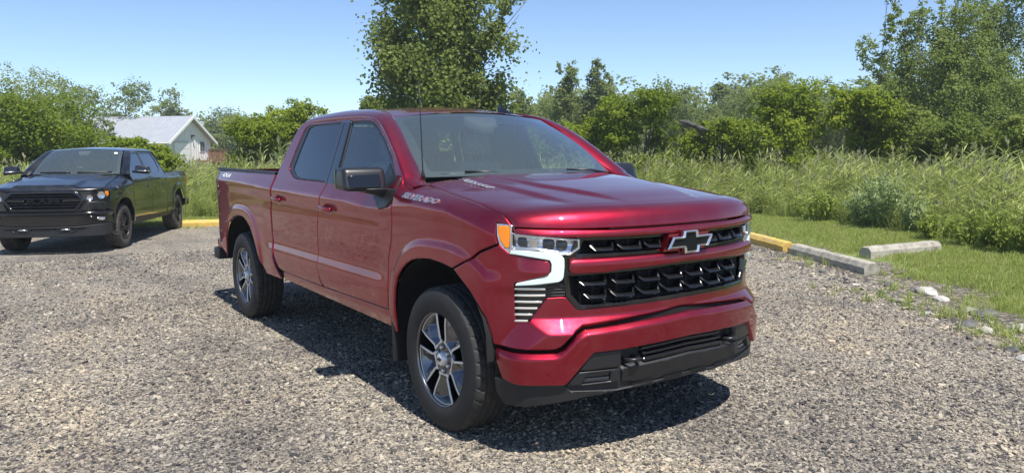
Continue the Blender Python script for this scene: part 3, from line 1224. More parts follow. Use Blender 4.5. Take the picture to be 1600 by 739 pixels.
def hood_text(sg):
    V = stretch(TV, .30)
    out = []
    for h in (0, 1):
        for t in V:
            x = -.255 + t[0]
            y = .665 - t[1] * .95
            out.append((x, -sg * y, hoodz(x, y) + .004 + .006 * h))
    n = len(V)
    F = [[i + n for i in f] for f in TF]
    eg = {}
    for f in TF:
        for a, b in zip(f, f[1:] + f[:1]):
            eg[(a, b)] = 1
    F += [[a, b, b + n, a + n] for (a, b) in eg if (b, a) not in eg]
    return out, F


V, F = hood_text(1)
mk('badge_lettering', V, F, 'bright_metal', HOOD, smooth=False)

# cowl, wipers
rows = [[(-.30 - .172 * s * s + dx, .79 * s, 1.405 - .04 * s * s + dz) for s in np.linspace(-1, 1, 25)] for dx, dz in ((.03, -.01), (-.03, -.005), (-.11, .012))]
V, F = loft(rows)
COWL = mk('cowl_grille', V, F, 'plastic_black', RED)
for (y0, y1, px) in ((-.66, -.10, -.455), (.10, .66, -.37)):
    arm = tube([(px + .06, y0 * .2 + y1 * .8, 1.415), (px + .03, y0 * .4 + y1 * .6, 1.437), (px - .005, y0 * .75 + y1 * .25, 1.444)], [.010, .008, .006], 6)
    bl = tube([(-.375 - .175 * (y / .788) ** 2 - .02, y, 1.434 - .012 * (y / .788) ** 2) for y in np.linspace(y0, y1, 9)], .008, 6)
    V, F = join(arm, bl)
    mk('wiper', V, F, 'satin_black', COWL)

# ---------------- nose: cap bar, middle bar, bumpers
def dprof(zs, ds, far=1.0):
    return lambda u, z: sint(z, zs, ds, .004) * (1 - .6 * smooth01((u - .80) / .25))


CAP = both([(0, 1.180), (.47, 1.178), (.80, 1.188), (.972, 1.193), (.976, 1.162), (.84, 1.150), (.655, 1.139), (.40, 1.134), (0, 1.134)])
panel('grille_cap', CAP, rb.surf(dprof([1.13, 1.142, 1.160, 1.178, 1.195], [.004, .014, .016, .004, -.012])), 'red_paint', RED, h=.012, thick=.03)
BAR = both([(0, 1.042), (.60, 1.040), (.685, 1.040), (.703, 1.028), (.702, .972), (.69, .960), (.50, .959), (.45, .970), (0, .982)])
panel('grille_bar', BAR, rb.surf(dprof([.955, .965, 1.005, 1.022, 1.036, 1.045], [.010, .022, .030, .027, .014, .0])), 'red_paint', RED, h=.012, thick=.05)
# slot under the hood edge
panel('hood_slot', both([(0, 1.196), (.50, 1.192), (.46, 1.172), (0, 1.172)]), rb.surf(const(-.035)), 'gloss_black', RED, gap=0, edge=0, thick=0, h=.05)


def d_bump(u, z):
    def smin(*v):
        k = 500.
        m_ = np.minimum.reduce(v)
        return m_ - np.log(sum(np.exp(-k * (q - m_)) for q in v)) / k
    rz = sint(u, [0, .5, .64, 1.2], [.752, .750, .744, .744], .02)
    p_up = .054 - 1.15 * (z - rz)
    p_low = .054 - .10 * (rz - z)
    p_diag = .053 - .42 * ((u - .715) * .73 + (z - .737) * .68)
    p_cor = .047 - .80 * (z - .662)
    low = np.maximum(smin(p_up, p_low, p_diag, p_cor), -.014)
    tip = -.006 + .022 * smooth01((1.06 - u) / .22) - .28 * np.sqrt((z - .972) ** 2 + .006 ** 2) * smooth01((1.0 - u) / .12)
    k = smooth01((z - .84) / .06)
    d = low * (1 - k) + tip * k
    b = smooth01((u - .98) / .2)
    ds = d_side(np.maximum(u, 1.15), z)
    return d * (1 - b) + ds * b


bp = [(0, .788), (.40, .784), (.645, .778), (.662, .786), (.712, .842), (.735, .846), (.812, .842), (.905, .724), (.975, .720), (.982, .76), (.985, .906), (.972, .917), (.90, .934), (.822, .951), (.805, .962), (.797, .978), (.795, 1.010), (.804, 1.028), (.84, 1.036), (.92, 1.048), (1.004, 1.060), (1.045, 1.088), (1.066, 1.104), (1.2, 1.052)]
bp += list(map(tuple, uz((.33, 1.008), (.185, .945), (.262, .895), (.335, .847), (.393, .79), (.450, .72), (.478, .64), (.490, .588)))) + [(1.103, .588), (.986, .584), (.772, .590), (.742, .606), (.676, .679), (.635, .702), (.30, .724), (0, .738)]
panel('front_bumper', both(bp), rb.surf(d_bump), 'red_paint', RED, h=.009, thick=.03)


def d_low(u, z):
    zt = sint(u, [0, .30, .635, .676, .742, .772, .986, 1.15], [.728, .714, .692, .668, .594, .578, .572, .574], .025)
    t = zt - z
    d = sint(t, [-1, 0, .028, .034, .15, .3], [.024, .024, .060, .062, .054, .045], .003)
    b = smooth01((u - .93) / .2)
    return d * (1 - b) + b * (np.interp(t, [0, .02, .05, .2], [-.02, -.012, -.010, -.03]))


lp = [(0, .724), (.30, .710), (.635, .688), (.672, .666), (.738, .592), (.768, .576), (.986, .570), (1.103, .574)] + list(map(tuple, uz((.492, .574), (.505, .50), (.54, .425)))) + [(1.048, .419), (.95, .409), (.735, .411), (.722, .418), (.598, .560), (.585, .568), (.441, .570), (.30, .578), (0, .588)]
panel('lower_bumper', both(lp), rb.surf(d_low), 'red_paint', RED, h=.012, thick=.04)
panel('bumper_groove', both([(0, .75), (.62, .72), (.76, .60), (1.0, .60), (1.13, .60), (1.13, .55), (.75, .55), (.60, .66), (0, .70)]), rb.surf(lambda u, z: -.022 - .035 * smooth01((u - .9) / .2)), 'liner_black', RED, gap=0, edge=0, thick=0, h=.05)

# black lower nose
panel('lower_grille', both([(0, .60), (.58, .585), (.60, .57), (.735, .42), (.70, .36), (.45, .345), (0, .375)]), rb.surf(lambda u, z: .012 + .10 * np.clip(z - .47, -.2, 0) * 0 - .03 * (z > .475) * (u < .44)), 'plastic_black', RED, gap=0, edge=0, thick=.02, h=.02)
PAN = round_poly([(.437, .568), (.585, .566), (.600, .555), (.668, .474), (.437, .478)], .006)
side_pair('bumper_insert', PAN, rb.surf(const(.040)), 'satin_black', h=.03, thick=.03)
FOGP = round_poly([(.437, .472), (.668, .470), (.728, .402), (.437, .398)], .006)
FOGH = round_poly([(.492, .459), (.618, .460), (.648, .404), (.492, .408)], .004)
fo = side_pair('fog_lamp_frame', FOGP, rb.surf(const(.036)), 'satin_black', holes=[FOGH], h=.03, thick=.03)
for i, f in enumerate(fo):
    mm = (lambda p: np.asarray(p, float)) if i == 0 else mir
    for k in range(2):
        zz = .449 - .026 * k
        panel('fog_lens', mm([(.497, zz + .007), (.618 + .012 * k, zz + .007), (.628 + .012 * k, zz - .010), (.497, zz - .010)]), rb.surf(const(.022)), 'lamp_dark', f, gap=0, edge=.002, h=.02)
for k, (zz, th) in enumerate(((.553, .006), (.527, .006), (.500, .009))):
    panel('lower_slat', both([(0, zz + th + .012), (.30, zz + th), (.30, zz - th), (0, zz - th + .012)]), rb.surf(const(.018 + .010 * k)), 'gloss_black', RED, gap=0, edge=.003, thick=.04, h=.03)
panel('skid_plate', both([(0, .492), (.30, .478), (.43, .472), (.43, .40), (.30, .375), (0, .392)]), rb.surf(lambda u, z: .046 + .25 * (z - .47)), 'plastic_black', RED, edge=.004, thick=.05, h=.03)
for k in (-1, 1):
    for c in (.10, .30):
        panel('skid_slot', np.array([(c - .07, .398 - .03 * c), (c + .07, .392 - .03 * c), (c + .06, .376 - .03 * c), (c - .06, .382 - .03 * c)]) * [k, 1], rb.surf(lambda u, z: .053 + .25 * (z - .47)), 'liner_black', RED, gap=0, edge=0, thick=0, h=.03)
    # tow hooks
    y = -k * .375
    V, F = tube([(.84, y - .038, .505), (.915, y - .036, .512), (.938, y - .022, .514), (.942, y, .515), (.938, y + .022, .514), (.915, y + .036, .512), (.84, y + .038, .505)], .011, 8)
    mk('tow_hook', V, F, 'satin_black', RED)
dm = both([(0, .385), (.45, .355), (.70, .372), (.74, .412), (.95, .412), (1.05, .42), (1.10, .42), (1.09, .34), (1.04, .283), (.93, .288), (.62, .335), (.40, .352), (0, .362)])
panel('air_dam', dm, rb.surf(lambda u, z: .028 - .10 * np.maximum(.40 - z, 0) - .03 * smooth01((u - .9) / .2)), 'plastic_black', RED, gap=0, edge=.004, thick=.03, h=.03)

# main grille
panel('grille_back', both([(0, 1.165), (.70, 1.165), (.735, 1.06), (.735, .93), (.70, .83), (.66, .765), (0, .765)]), rb.surf(const(-.060)), 'liner_black', RED, gap=0, edge=0, thick=0, h=.05)
GRB = panel('grille_frame', both([(0, 1.138), (.655, 1.142), (.70, 1.05), (.728, 1.045), (.728, .94), (.715, .845), (.665, .785), (.648, .775), (0, .786)]), rb.surf(const(-.012)), 'gloss_black', RED, gap=0, edge=.003, thick=.03, h=.03,
            holes=[both([(.0, 1.120), (.625, 1.124), (.655, 1.058), (0, 1.052)]), both([(0, .964), (.70, .948), (.69, .86), (.64, .800), (0, .808)])])


def strip(u0, u1, z0, z1, d0, d1):
    return panel_vf([(u0, z0), (u1, z0), (u1, z1), (u0, z1)], rb.surf(lambda u, z: d0 + (d1 - d0) * (z - z0) / (z1 - z0)), gap=0, edge=0, thick=.004, h=.06)


parts = []
for z in np.arange(.81, 1.12, .0135):
    if .975 < z < 1.045:
        continue
    w = .62 if z > 1.0 else (.66 if z > .86 else .60 + (z - .80))
    parts.append(strip(-w, w, z, z + .0035, -.050, -.045)[:2])
for u in np.arange(-.63, .64, .07):
    parts.append(strip(u - .004, u + .004, .80, 1.125, -.046, -.046)[:2])
V, F = join(*parts)
tag(mk('grille_mesh', V, F, 'plastic_black', RED, smooth=False), kind='stuff')


def blade(u0, u1, z, h=.018, flipu=1):
    """one grille blade: a lit lower shelf with a rising fin at one end and a slanted point at the other"""
    rows = []
    S = lambda u, zz, d: rb.surf(const(d))(np.array([[u, zz]]))[0]
    L = u1 - u0
    pts = []
    for t, zt, zb, dt, db in ((0, .036, .030, -.034, -.030), (.06, .030, .012, -.026, -.006), (.22, .006, -.010, .004, .016), (.5, .004, -.010, .007, .020), (.86, .004, -.010, .007, .020), (.90, .026, -.010, -.008, .018), (.97, .030, -.008, -.012, .004), (1.0, .024, .0, -.034, -.028)):
        u = u0 + L * t
        rows.append([S(u, z + zb - .004, -.045), S(u, z + zb, db), S(u, z + (zt + zb) / 2, (dt + db) / 2 + .003), S(u, z + zt, dt), S(u, z + zt + .002, -.045)])
    V, F = loft(rows)
    if u1 < u0:
        F = [f[::-1] for f in F]
    F += [[0, 1, 2, 3, 4], [len(V) - 5 + k for k in (4, 3, 2, 1, 0)]]
    return V, F


edges_u = [(.635, .455), (.435, .255)]
for k in (1, -1):
    for a, b in ((.60, .46), (.45, .295), (.285, .17)):
        V, F = blade(k * a, k * b, 1.083, .016)
        mk('grille_blade', V, F, 'blade_black', RED, smooth=False)
for z, a0 in ((.912, .665), (.845, .635)):
    us = [a0] + [.485 - .162 * i for i in range(8)]
    for i in range(7):
        a, b = us[i], us[i + 1] + .012
        if b < -.64:
            break
        V, F = blade(a, b, z, .016)
        mk('grille_blade', V, F, 'blade_black', RED, smooth=False)

# emblem
EU, EZ, EH = 0.0, 1.090, .167
S_e = lambda d: (lambda q: rb.surf(const(d))(q))


def bow(scale, d0, t, off=0):
    def fn(a, b, h):
        return tuple(rb.surf(const(d0 + h))(np.array([[-a * scale + EU, EZ + b * scale * .80]]))[0])
    return fn


bo = BOW.copy()
V, F = solid_poly(bo, bow(EH, .030, 0), .016)
EMB = mk('emblem', V, F, 'chrome', RED, smooth=False)
ib = offset_poly(BOW, .085)
n = len(BOW)
o1, o2 = [bow(EH, .047, 0)(a, b, 0) for a, b in BOW], [bow(EH, .058, 0)(a, b, 0) for a, b in offset_poly(BOW, .040)]
o3 = [bow(EH, .044, 0)(a, b, 0) for a, b in ib]
F = [[i, (i + 1) % n, n + (i + 1) % n, n + i] for i in range(n)] + [[n + i, n + (i + 1) % n, 2 * n + (i + 1) % n, 2 * n + i] for i in range(n)]
mk('emblem_frame', o1 + o2 + o3, F, 'bright_metal', EMB, smooth=False)
V, F = solid_poly(ib, bow(EH, .030, 0), .0165)
mk('emblem_fill', V, F, 'flat_black', EMB, smooth=False)
mid = solid_poly(np.array([(-1.12, -.36), (-.86, .36), (-.42, .36), (-.40, .52), (.40, .52), (.42, .36), (1.12, .36), (.86, -.36), (.42, -.36), (.40, -.62), (-.40, -.62), (-.42, -.36)]), bow(EH * .93, -.02, 0), .040)
mk('emblem_plinth', *mid, 'red_paint', EMB, smooth=False)

# headlamps
for i, mm in enumerate((lambda p: np.asarray(p, float), mir)):
    sg = 1 if i == 0 else -1
    hl = panel('headlight', mm([(.66, 1.152), (.80, 1.160), (.99, 1.175), (1.0, 1.21), (1.085, 1.212), (1.088, 1.15), (1.07, 1.10), (1.045, 1.080), (1.0, 1.05), (.80, 1.02), (.80, .955), (.83, .94), (.985, .91), (.985, .89), (.71, .905), (.70, 1.05), (.655, 1.08)]), rb.surf(const(-.045)), 'satin_black', RED, gap=0, edge=0, thick=.0, h=.03)
    panel('lamp_bowl', mm([(.664, 1.122), (.845, 1.143), (.985, 1.156), (.995, 1.085), (.856, 1.080), (.757, 1.063), (.70, 1.062), (.660, 1.090)]), rb.surf(lambda u, z: -.036 + .02 * smooth01(np.abs(z - 1.105) / .05)), 'lamp_chrome', hl, gap=0, edge=.004, h=.015)
    for u0, u1, z0, z1 in ((.705, .765, 1.079, 1.124), (.772, .835, 1.085, 1.131), (.915, .967, 1.096, 1.143)):
        panel('projector', mm(round_poly([(u0, z0), (u1, z0 + .004), (u1, z1 + .003), (u0, z1)], .014)), rb.surf(lambda u, z, c=(u0 + u1) / 2, q=(z0 + z1) / 2: -.012 - 9 * (u - c) ** 2 - 9 * (z - q) ** 2), 'lamp_dark', hl, gap=0, edge=.003, thick=.03, h=.012)
    panel('chrome_fin', mm([(.855, 1.090), (.905, 1.094), (.905, 1.140), (.862, 1.137)]), rb.surf(lambda u, z: -.012 - .25 * np.abs(u - .88)), 'chrome', hl, gap=0, edge=.003, h=.01)
    panel('lower_fin', mm([(.76, 1.066), (.86, 1.083), (.99, 1.088), (.988, 1.098), (.855, 1.092), (.757, 1.075)]), rb.surf(const(.0)), 'bright_metal', hl, gap=0, edge=.003, h=.015)
    panel('amber_reflector', mm([(1.008, 1.193), (1.072, 1.196), (1.070, 1.16), (1.058, 1.125), (1.030, 1.090), (1.010, 1.089)]), rb.surf(const(-.006)), 'amber', hl, gap=0, edge=.004, h=.015)
    panel('reflector_rim', mm([(.994, 1.205), (1.080, 1.208), (1.083, 1.150), (1.068, 1.105), (1.045, 1.082), (1.003, 1.056), (.994, 1.065)]), rb.surf(const(-.010)), 'lamp_chrome', hl, gap=0, edge=.004, h=.015,
          holes=[mm([(1.006, 1.195), (1.074, 1.198), (1.072, 1.16), (1.060, 1.123), (1.032, 1.088), (1.008, 1.087)])])
    panel('running_light', mm([(.992, 1.080), (.90, 1.078), (.84, 1.073), (.760, 1.064), (.740, 1.055), (.728, 1.038), (.727, 1.0), (.732, .946), (.740, .932), (.757, .923), (.86, .911), (.972, .902), (.968, .914), (.822, .949), (.802, .960), (.792, .976), (.790, 1.012), (.800, 1.032), (.86, 1.043), (.94, 1.055), (1.0, 1.062)]), rb.surf(lambda u, z: .006 + .02 * np.clip(z - .95, -.1, 0)), 'drl_white', hl, gap=.0, edge=.004, thick=.03, h=.012)
    panel('lens', mm(round_poly([(.656, 1.128), (.845, 1.147), (.990, 1.161), (.994, 1.082), (.856, 1.084), (.757, 1.062), (.70, 1.060), (.655, 1.092)], .01)), rb.surf(const(.008)), 'lens_clear', hl, gap=0, edge=.003, thick=.012, h=.02)
    panel('lens_edge', mm([(.650, 1.133), (.845, 1.152), (.993, 1.166), (.996, 1.081), (.856, 1.081), (.757, 1.058), (.698, 1.054), (.650, 1.088)]), rb.surf(const(.004)), 'bright_metal', hl, gap=0, edge=.002, thick=.015, h=.02,
          holes=[mm([(.658, 1.127), (.845, 1.145), (.988, 1.158), (.990, 1.087), (.856, 1.087), (.757, 1.066), (.702, 1.063), (.658, 1.093)])])
    # corner vent with bright slats
    vt = panel('corner_vent', mm([(.812, .906), (.982, .906), (.986, .82), (.982, .722), (.902, .722), (.812, .842)]), rb.surf(const(-.038)), 'gloss_black', RED, gap=0, edge=0, thick=.0, h=.03)
    for k in range(6):
        z = .886 - .0325 * k
        ua = .822 if z > .842 else .822 + (.842 - z) * .76
        panel('slat', mm([(ua, z - .004), (.981, z - .006), (.981, z + .003), (ua, z + .005)]), rb.surf(const(-.008)), 'slat_bright', vt, gap=0, edge=.002, thick=.02, h=.03)
    iv = panel('side_vent', mm([(.715, .912), (.812, .910), (.812, .842), (.735, .846), (.715, .85)]), rb.surf(const(-.026)), 'gloss_black', RED, gap=0, edge=0, thick=0, h=.03)
    for k in range(4):
        z = .899 - .0155 * k
        panel('slat', mm([(.722, z - .0025), (.810, z - .0025), (.810, z + .0025), (.722, z + .0025)]), rb.surf(const(-.012)), 'satin_black', iv, gap=0, edge=.001, thick=.015, h=.04)

# mirrors
for i, sg in enumerate((1, -1)):
    def Y(y):
        return -sg * y
    P = [(-.655, Y(.965), 1.325), (-.855, Y(.955), 1.330), (-.870, Y(1.225), 1.338), (-.690, Y(1.235), 1.332), (-.700, Y(.955), 1.474), (-.850, Y(.955), 1.474), (-.872, Y(1.215), 1.478), (-.735, Y(1.222), 1.472)]
    V, F = hexa(P, .034, 4)
    mi = mk('wing_mirror', V, F, 'satin_black', RED)
    mf = lambda q: np.stack([-.655 - .035 * (np.abs(q[:, 0]) - .965) / .27 - .28 * (q[:, 1] - 1.328) - .6 * np.maximum(np.abs(q[:, 0]) - 1.19, 0) + .006, q[:, 0], q[:, 1]], 1)
    cov = round_poly([(1.005, 1.435), (1.205, 1.428), (1.208, 1.362), (1.19, 1.350), (1.02, 1.350), (1.005, 1.365)], .015)
    panel('mirror_cover', np.array(cov) * [-sg, 1], mf, 'gloss_black', mi, gap=0, edge=.006, thick=.02, h=.02, flip=1)
    V, F = hexa([(-.66, Y(.93), 1.285), (-.80, Y(.93), 1.285), (-.80, Y(1.10), 1.322), (-.69, Y(1.10), 1.322), (-.65, Y(.93), 1.345), (-.82, Y(.93), 1.345), (-.83, Y(1.10), 1.345), (-.67, Y(1.10), 1.345)], .008)
    mk('mirror_arm', V, F, 'satin_black', mi)
    SB = rb.surf(lambda u, z: d_side(u, z) + .012)
    P = rb.ux([(-.545, 1.345), (-.535, 1.300), (-.60, 1.235), (-.70, 1.215), (-.86, 1.30), (-.90, 1.345)])
    panel('mirror_base', P * [sg, 1], SB, 'satin_black', mi, gap=0, edge=.008, thick=.02, h=.02)
    P = rb.ux([(-.62, 1.362), (-.66, 1.362), (-.84, 1.362), (-.80, 1.50), (-.655, 1.405)])
    panel('mirror_sail', P * [sg, 1], rb.surf(lambda u, z: d_side(u, z) - .008), 'satin_black', mi, gap=0, edge=.004, thick=.01, h=.03)
    V, F = box(-.884, -.876, min(Y(1.0), Y(1.215)), max(Y(1.0), Y(1.215)), 1.345, 1.462)
    mk('mirror_glass', V, F, 'chrome', mi, smooth=False)

# mast, roof fin, roof ditch strips
V, F = tube([(-.50, -.795, 1.40), (-.505, -.797, 1.44), (-.506, -.797, 1.46), (-.52, -.80, 1.84), (-.53, -.80, 2.00)], [.016, .010, .0045, .0035, .0028], 8)
mk('antenna', V, F, 'satin_black', RED)
rows = []
for t in np.linspace(0, 1, 9):
    x = -1.24 - .17 * t
    h = .012 + .060 * smooth01(np.array(t / .85)) * (1 if t < .95 else .9)
    w = .030 * (.35 + .65 * math.sin(math.pi * min(.15 + t * .6, 1)))
    rows.append([(x, .40 - w, 1.852 + .02 * t), (x - .02, .40 - w * .35, 1.862 + h * .55), (x - .03, .40, 1.866 + h), (x - .02, .40 + w * .35, 1.862 + h * .55), (x, .40 + w, 1.852 + .02 * t)])
V, F = loft(rows)
F += [[0, 1, 2, 3, 4], [44, 43, 42, 41, 40]]
mk('roof_fin', V, F, 'gloss_black', RED)
for sg in (1, -1):
    P = [(roof_pt(sg * 1.0, t)[0], roof_pt(sg * 1.0, t)[1] + sg * .004, roof_pt(sg, t)[2] - .0005) for t in np.linspace(.03, .97, 20)]
    V, F = tube(P, .006, 6)
    mk('roof_strip', V, F, 'satin_black', RED)

# lettering on the flanks
def side_text(txt, u_left, z0, w, hgt, S, sg, slope=0., depth=.006, m='chrome', name='lettering', shear=.3, bold=.002):
    V, F = text_mesh(txt, hgt * 1.4, 0, shear, bold)
    V = stretch(V, w)
    tx = V[:, 0]
    if sg > 0:
        q = np.stack([u_left - tx, z0 + slope * tx], 1)
    else:
        q = np.stack([-(u_left - w + tx), z0 + slope * (w - tx)], 1)
    for _ in range(12):
        g = np.linalg.norm(S(q + [0, .0005]) - S(q - [0, .0005]), axis=1) / .001
        q[:, 1] += V[:, 1] / 12 / np.maximum(g, 1)
    n = len(V)
    base = S(q)
    du, dz = S(q + [.001, 0]) - S(q - [.001, 0]), S(q + [0, .001]) - S(q - [0, .001])
    nr = -np.cross(du, dz)
    nr /= np.linalg.norm(nr, axis=1)[:, None]
    P = np.concatenate([base + nr * .001, base + nr * depth])
    FF = [[i + n for i in f] for f in F]
    eg = {}
    for f in F:
        for a, b in zip(f, f[1:] + f[:1]):
            eg[(a, b)] = 1
    FF += [[a, b, b + n, a + n] for (a, b) in eg if (b, a) not in eg]
    return P, FF


for i, sg in enumerate((1, -1)):
    V, F = side_text('SILVERADO', float(rb.u(-.412)), 1.301, .415, .036, S_fend, sg, slope=-.052)
    mk('fender_lettering', V, F, 'bright_metal', FEND[i], smooth=False)
    V, F = side_text('4X4', float(rb.u(-4.44)), 1.337, .34, .040, S_side, sg, slope=-.012, depth=.002, m='white_sticker')
    mk('decal', V, F, 'white_sticker', BED[i], smooth=False)

# mud flaps, wheel housings, underbody, blocking panels
for sg in (1, -1):
    for x0, z1 in ((-.56, .60),):
        V, F = hexa([(x0, -sg * .99, .27), (x0 - .025, -sg * .99, .27), (x0 - .025, -sg * .74, .27), (x0, -sg * .74, .27), (x0, -sg * .995, z1), (x0 - .03, -sg * .995, z1), (x0 - .03, -sg * .74, z1), (x0, -sg * .74, z1)], .004)
        mk('mud_flap', V, F, 'plastic_black', RED)
    for xc, A in ((0, ARCH_F), (-3.78, ARCH_R)):
        pts = np.array(A)
        k = pts.mean(0)
        rows = []
        for y, s in ((.985, .992), (.96, 1.0), (.60, 1.02)):
            rows.append([(xc + (x - xc) * s, -sg * y, z * s) for x, z in pts])
        rows.append([(xc + (x - xc) * .1, -sg * .58, .6) for x, z in pts])
        V, F = loft(rows)
        mk('wheel_housing', V, F, 'liner_black', RED)
    P = rb.ux([(-.66, .50), (-2.80, .50), (-2.80, 1.32), (-.60, 1.32)])
    panel('door_liner', P * [sg, 1], rb.surf(lambda u, z: np.minimum(d_side(u, z), -.02) - .055), 'cabin_grey', RED, gap=0, edge=0, thick=0, h=.12)
    P = np.concatenate([rb.ux([(-.60, .60), (-.60, 1.37), (-.2, 1.33), (.3, 1.27)]), [(.98, 1.16), (.98, 1.0)], rb.ux([(.30, .98), (-.2, 1.0), (-.50, .86)])])
    panel('fender_liner', P * [sg, 1], rb.surf(lambda u, z: d_fender(u, z) - .045), 'liner_black', RED, gap=0, edge=0, thick=0, h=.08)
    P = rb.ux([(-2.80, .52), (-2.80, 1.37), (-2.95, 1.37), (-2.97, .52)])
    panel('bed_liner', P * [sg, 1], rb.surf(lambda u, z: d_side(u, z) - .05), 'liner_black', RED, gap=0, edge=0, thick=0, h=.12)
V, F = join(box(-4.75, .62, -.52, .52, .36, .58, .02), box(.45, .80, -.66, .66, .37, .40), box(-.4, .5, -.55, .55, .38, .41), box(-3.0, -.62, -.90, .90, .50, .60, .02), box(.35, .70, -.70, .70, .40, .95, .02), box(-.55, .5, -.56, .56, .55, 1.15),
            tube([(0, -.80, .412), (0, .80, .412)], .045, 10), tube([(-3.745, -.80, .412), (-3.745, .80, .412)], .06, 10), tube([(-3.3, .4, .42), (-4.9, .45, .42)], .04, 8))
mk('chassis', V, F, 'liner_black', RED, smooth=False)

# cabin
V, F = join(box(-2.80, -.62, -.86, .86, .55, .66), box(-.70, -.55, -.86, .86, .62, 1.36))
mk('cabin_floor', V, F, 'cabin_grey', RED, smooth=False)
rows = [[(x, y, z - .04 * (y / .85) ** 2) for y in np.linspace(-.85, .85, 15)] for x, z in ((-.42, 1.40), (-.52, 1.405), (-.70, 1.392), (-.82, 1.37), (-.86, 1.33), (-.86, 1.05), (-.74, .85))]
V, F = loft(rows)
DASH = mk('dashboard', V, F, 'dash_pad', RED)
V, F = hexa([(-.72, .16, 1.36), (-.86, .16, 1.36), (-.86, .60, 1.36), (-.72, .60, 1.36), (-.74, .18, 1.43), (-.84, .20, 1.42), (-.84, .56, 1.42), (-.74, .58, 1.43)], .02)
mk('gauge_hood', V, F, 'dash_pad', DASH)
ring = []
for w in np.linspace(0, 2 * math.pi, 33)[:-1]:
    ring.append((-.955 - .075 * math.sin(w), .38 + .19 * math.cos(w), 1.235 + .175 * math.sin(w)))
V, F = tube(ring + ring[:1], .017, 8, cap=False)
V2, F2 = join((V, F), tube([(-.955, .20, 1.235), (-.93, .38, 1.225), (-.955, .56, 1.235)], .02, 6), tube([(-.94, .38, 1.225), (-.80, .38, 1.20)], .035, 8), tube([(-.93, .38, 1.225), (-.90, .38, 1.07)], .018, 6))
mk('steering_wheel', V2, F2, 'cabin_grey', RED)


def seat(xc, y, w):
    b = hexa([(xc + .28, y - w, .80), (xc - .25, y - w, .78), (xc - .25, y + w, .78), (xc + .28, y + w, .80), (xc + .30, y - w, .96), (xc - .22, y - w, .92), (xc - .22, y + w, .92), (xc + .30, y + w, .96)], .04, 3)
    k = hexa([(xc - .18, y - w, .90), (xc - .34, y - w, .90), (xc - .34, y + w, .90), (xc - .18, y + w, .90), (xc - .36, y - w * .86, 1.50), (xc - .47, y - w * .86, 1.50), (xc - .47, y + w * .86, 1.50), (xc - .36, y + w * .86, 1.50)], .045, 3)
    s = mk('seat', *join(b, k), 'seat_cloth', RED)
    h = hexa([(xc - .38, y - .13, 1.54), (xc - .47, y - .13, 1.54), (xc - .47, y + .13, 1.54), (xc - .38, y + .13, 1.54), (xc - .41, y - .115, 1.72), (xc - .49, y - .115, 1.72), (xc - .49, y + .115, 1.72), (xc - .41, y + .115, 1.72)], .035, 3)
    mk('headrest', *join(h, tube([(xc - .43, y - .06, 1.46), (xc - .43, y - .06, 1.58)], .008, 6), tube([(xc - .43, y + .06, 1.46), (xc - .43, y + .06, 1.58)], .008, 6)), 'seat_cloth', s)


for y in (-.38, .38):
    seat(-1.30, y, .24)
for y in (-.42, .42):
    seat(-2.28, y, .36)
V, F = hexa([(-1.02, -.12, 1.735), (-1.045, -.12, 1.735), (-1.045, .12, 1.735), (-1.02, .12, 1.735), (-1.03, -.115, 1.795), (-1.055, -.115, 1.795), (-1.055, .115, 1.795), (-1.03, .115, 1.795)], .012)
mk('cabin_mirror', V, F, 'cabin_grey', RED)
rows = [[(roof_pt(s, t)[0], roof_pt(s, t)[1] * 1.1, roof_pt(s, t)[2] - .045 - .02 * s * s) for s in np.linspace(-1, 1, 9)] for t in np.linspace(.02, .97, 9)]
V, F = loft(rows)
mk('headliner', V, F, 'headliner', RED)
add_wheels(RED, 'split', [(0, -.868, .408, -1, .1), (0, .868, .408, 1, .7), (-3.745, -.868, .408, -1, .95), (-3.745, .868, .408, 1, .3)])
# ------------------------------------------------------------------ the black pickup behind on the left
BLK = thing('pickup_truck', 'dusty black crew cab pickup with black wheels, parked at the far left by the grass', 'pickup truck', (-12.734, -1.667, -.176), -.457)
kb = Ribbon([(.93, 0), (.92, .3), (.895, .55), (.84, .75), (.75, .90), (.61, .985), (.43, 1.02), (.2, 1.03), (-1, 1.03), (-3.5, 1.03), (-4.3, 1.025), (-4.6, 1.005), (-4.74, .96), (-4.79, .85), (-4.80, .5), (-4.80, 0)])


def k_side(u, z):
    x = kb.x(u)
    d = np.interp(z, [.28, .42, .55, .68, .80, 1.0, 1.12, 1.22, 1.33, 1.345, 1.78, 1.86], [-.06, -.035, -.010, -.002, -.016, -.008, .0, -.004, -.045, -.052, -.245, -.36])
    for xc in (0., -3.80):
        r = arch_r(x, z, xc, .49, .50, .46)
        d = d + .026 * smooth01((1.24 - r) / .09) * smooth01((1.15 - z) / .1)
    return d


def k_fend(u, z):
    x = kb.x(u)
    zs = np.interp(x, [-.6, -.4, 0, .4, .7], [1.36, 1.345, 1.29, 1.22, 1.165])
    t = np.clip((z - 1.10) / np.maximum(zs - 1.10, .02), 0, 1)
    off = np.interp(x, [-.6, -.4, .2, .6, .75], [.21, .20, .15, .09, .04])
    b = smooth01((1.5 - u) / .35)
    return k_side(u, np.minimum(z, 1.12)) * (1 - b) - off * t ** np.interp(x, [-.5, .2], [3., 1.8])


def kz(*P):
    return kb.ux(P)


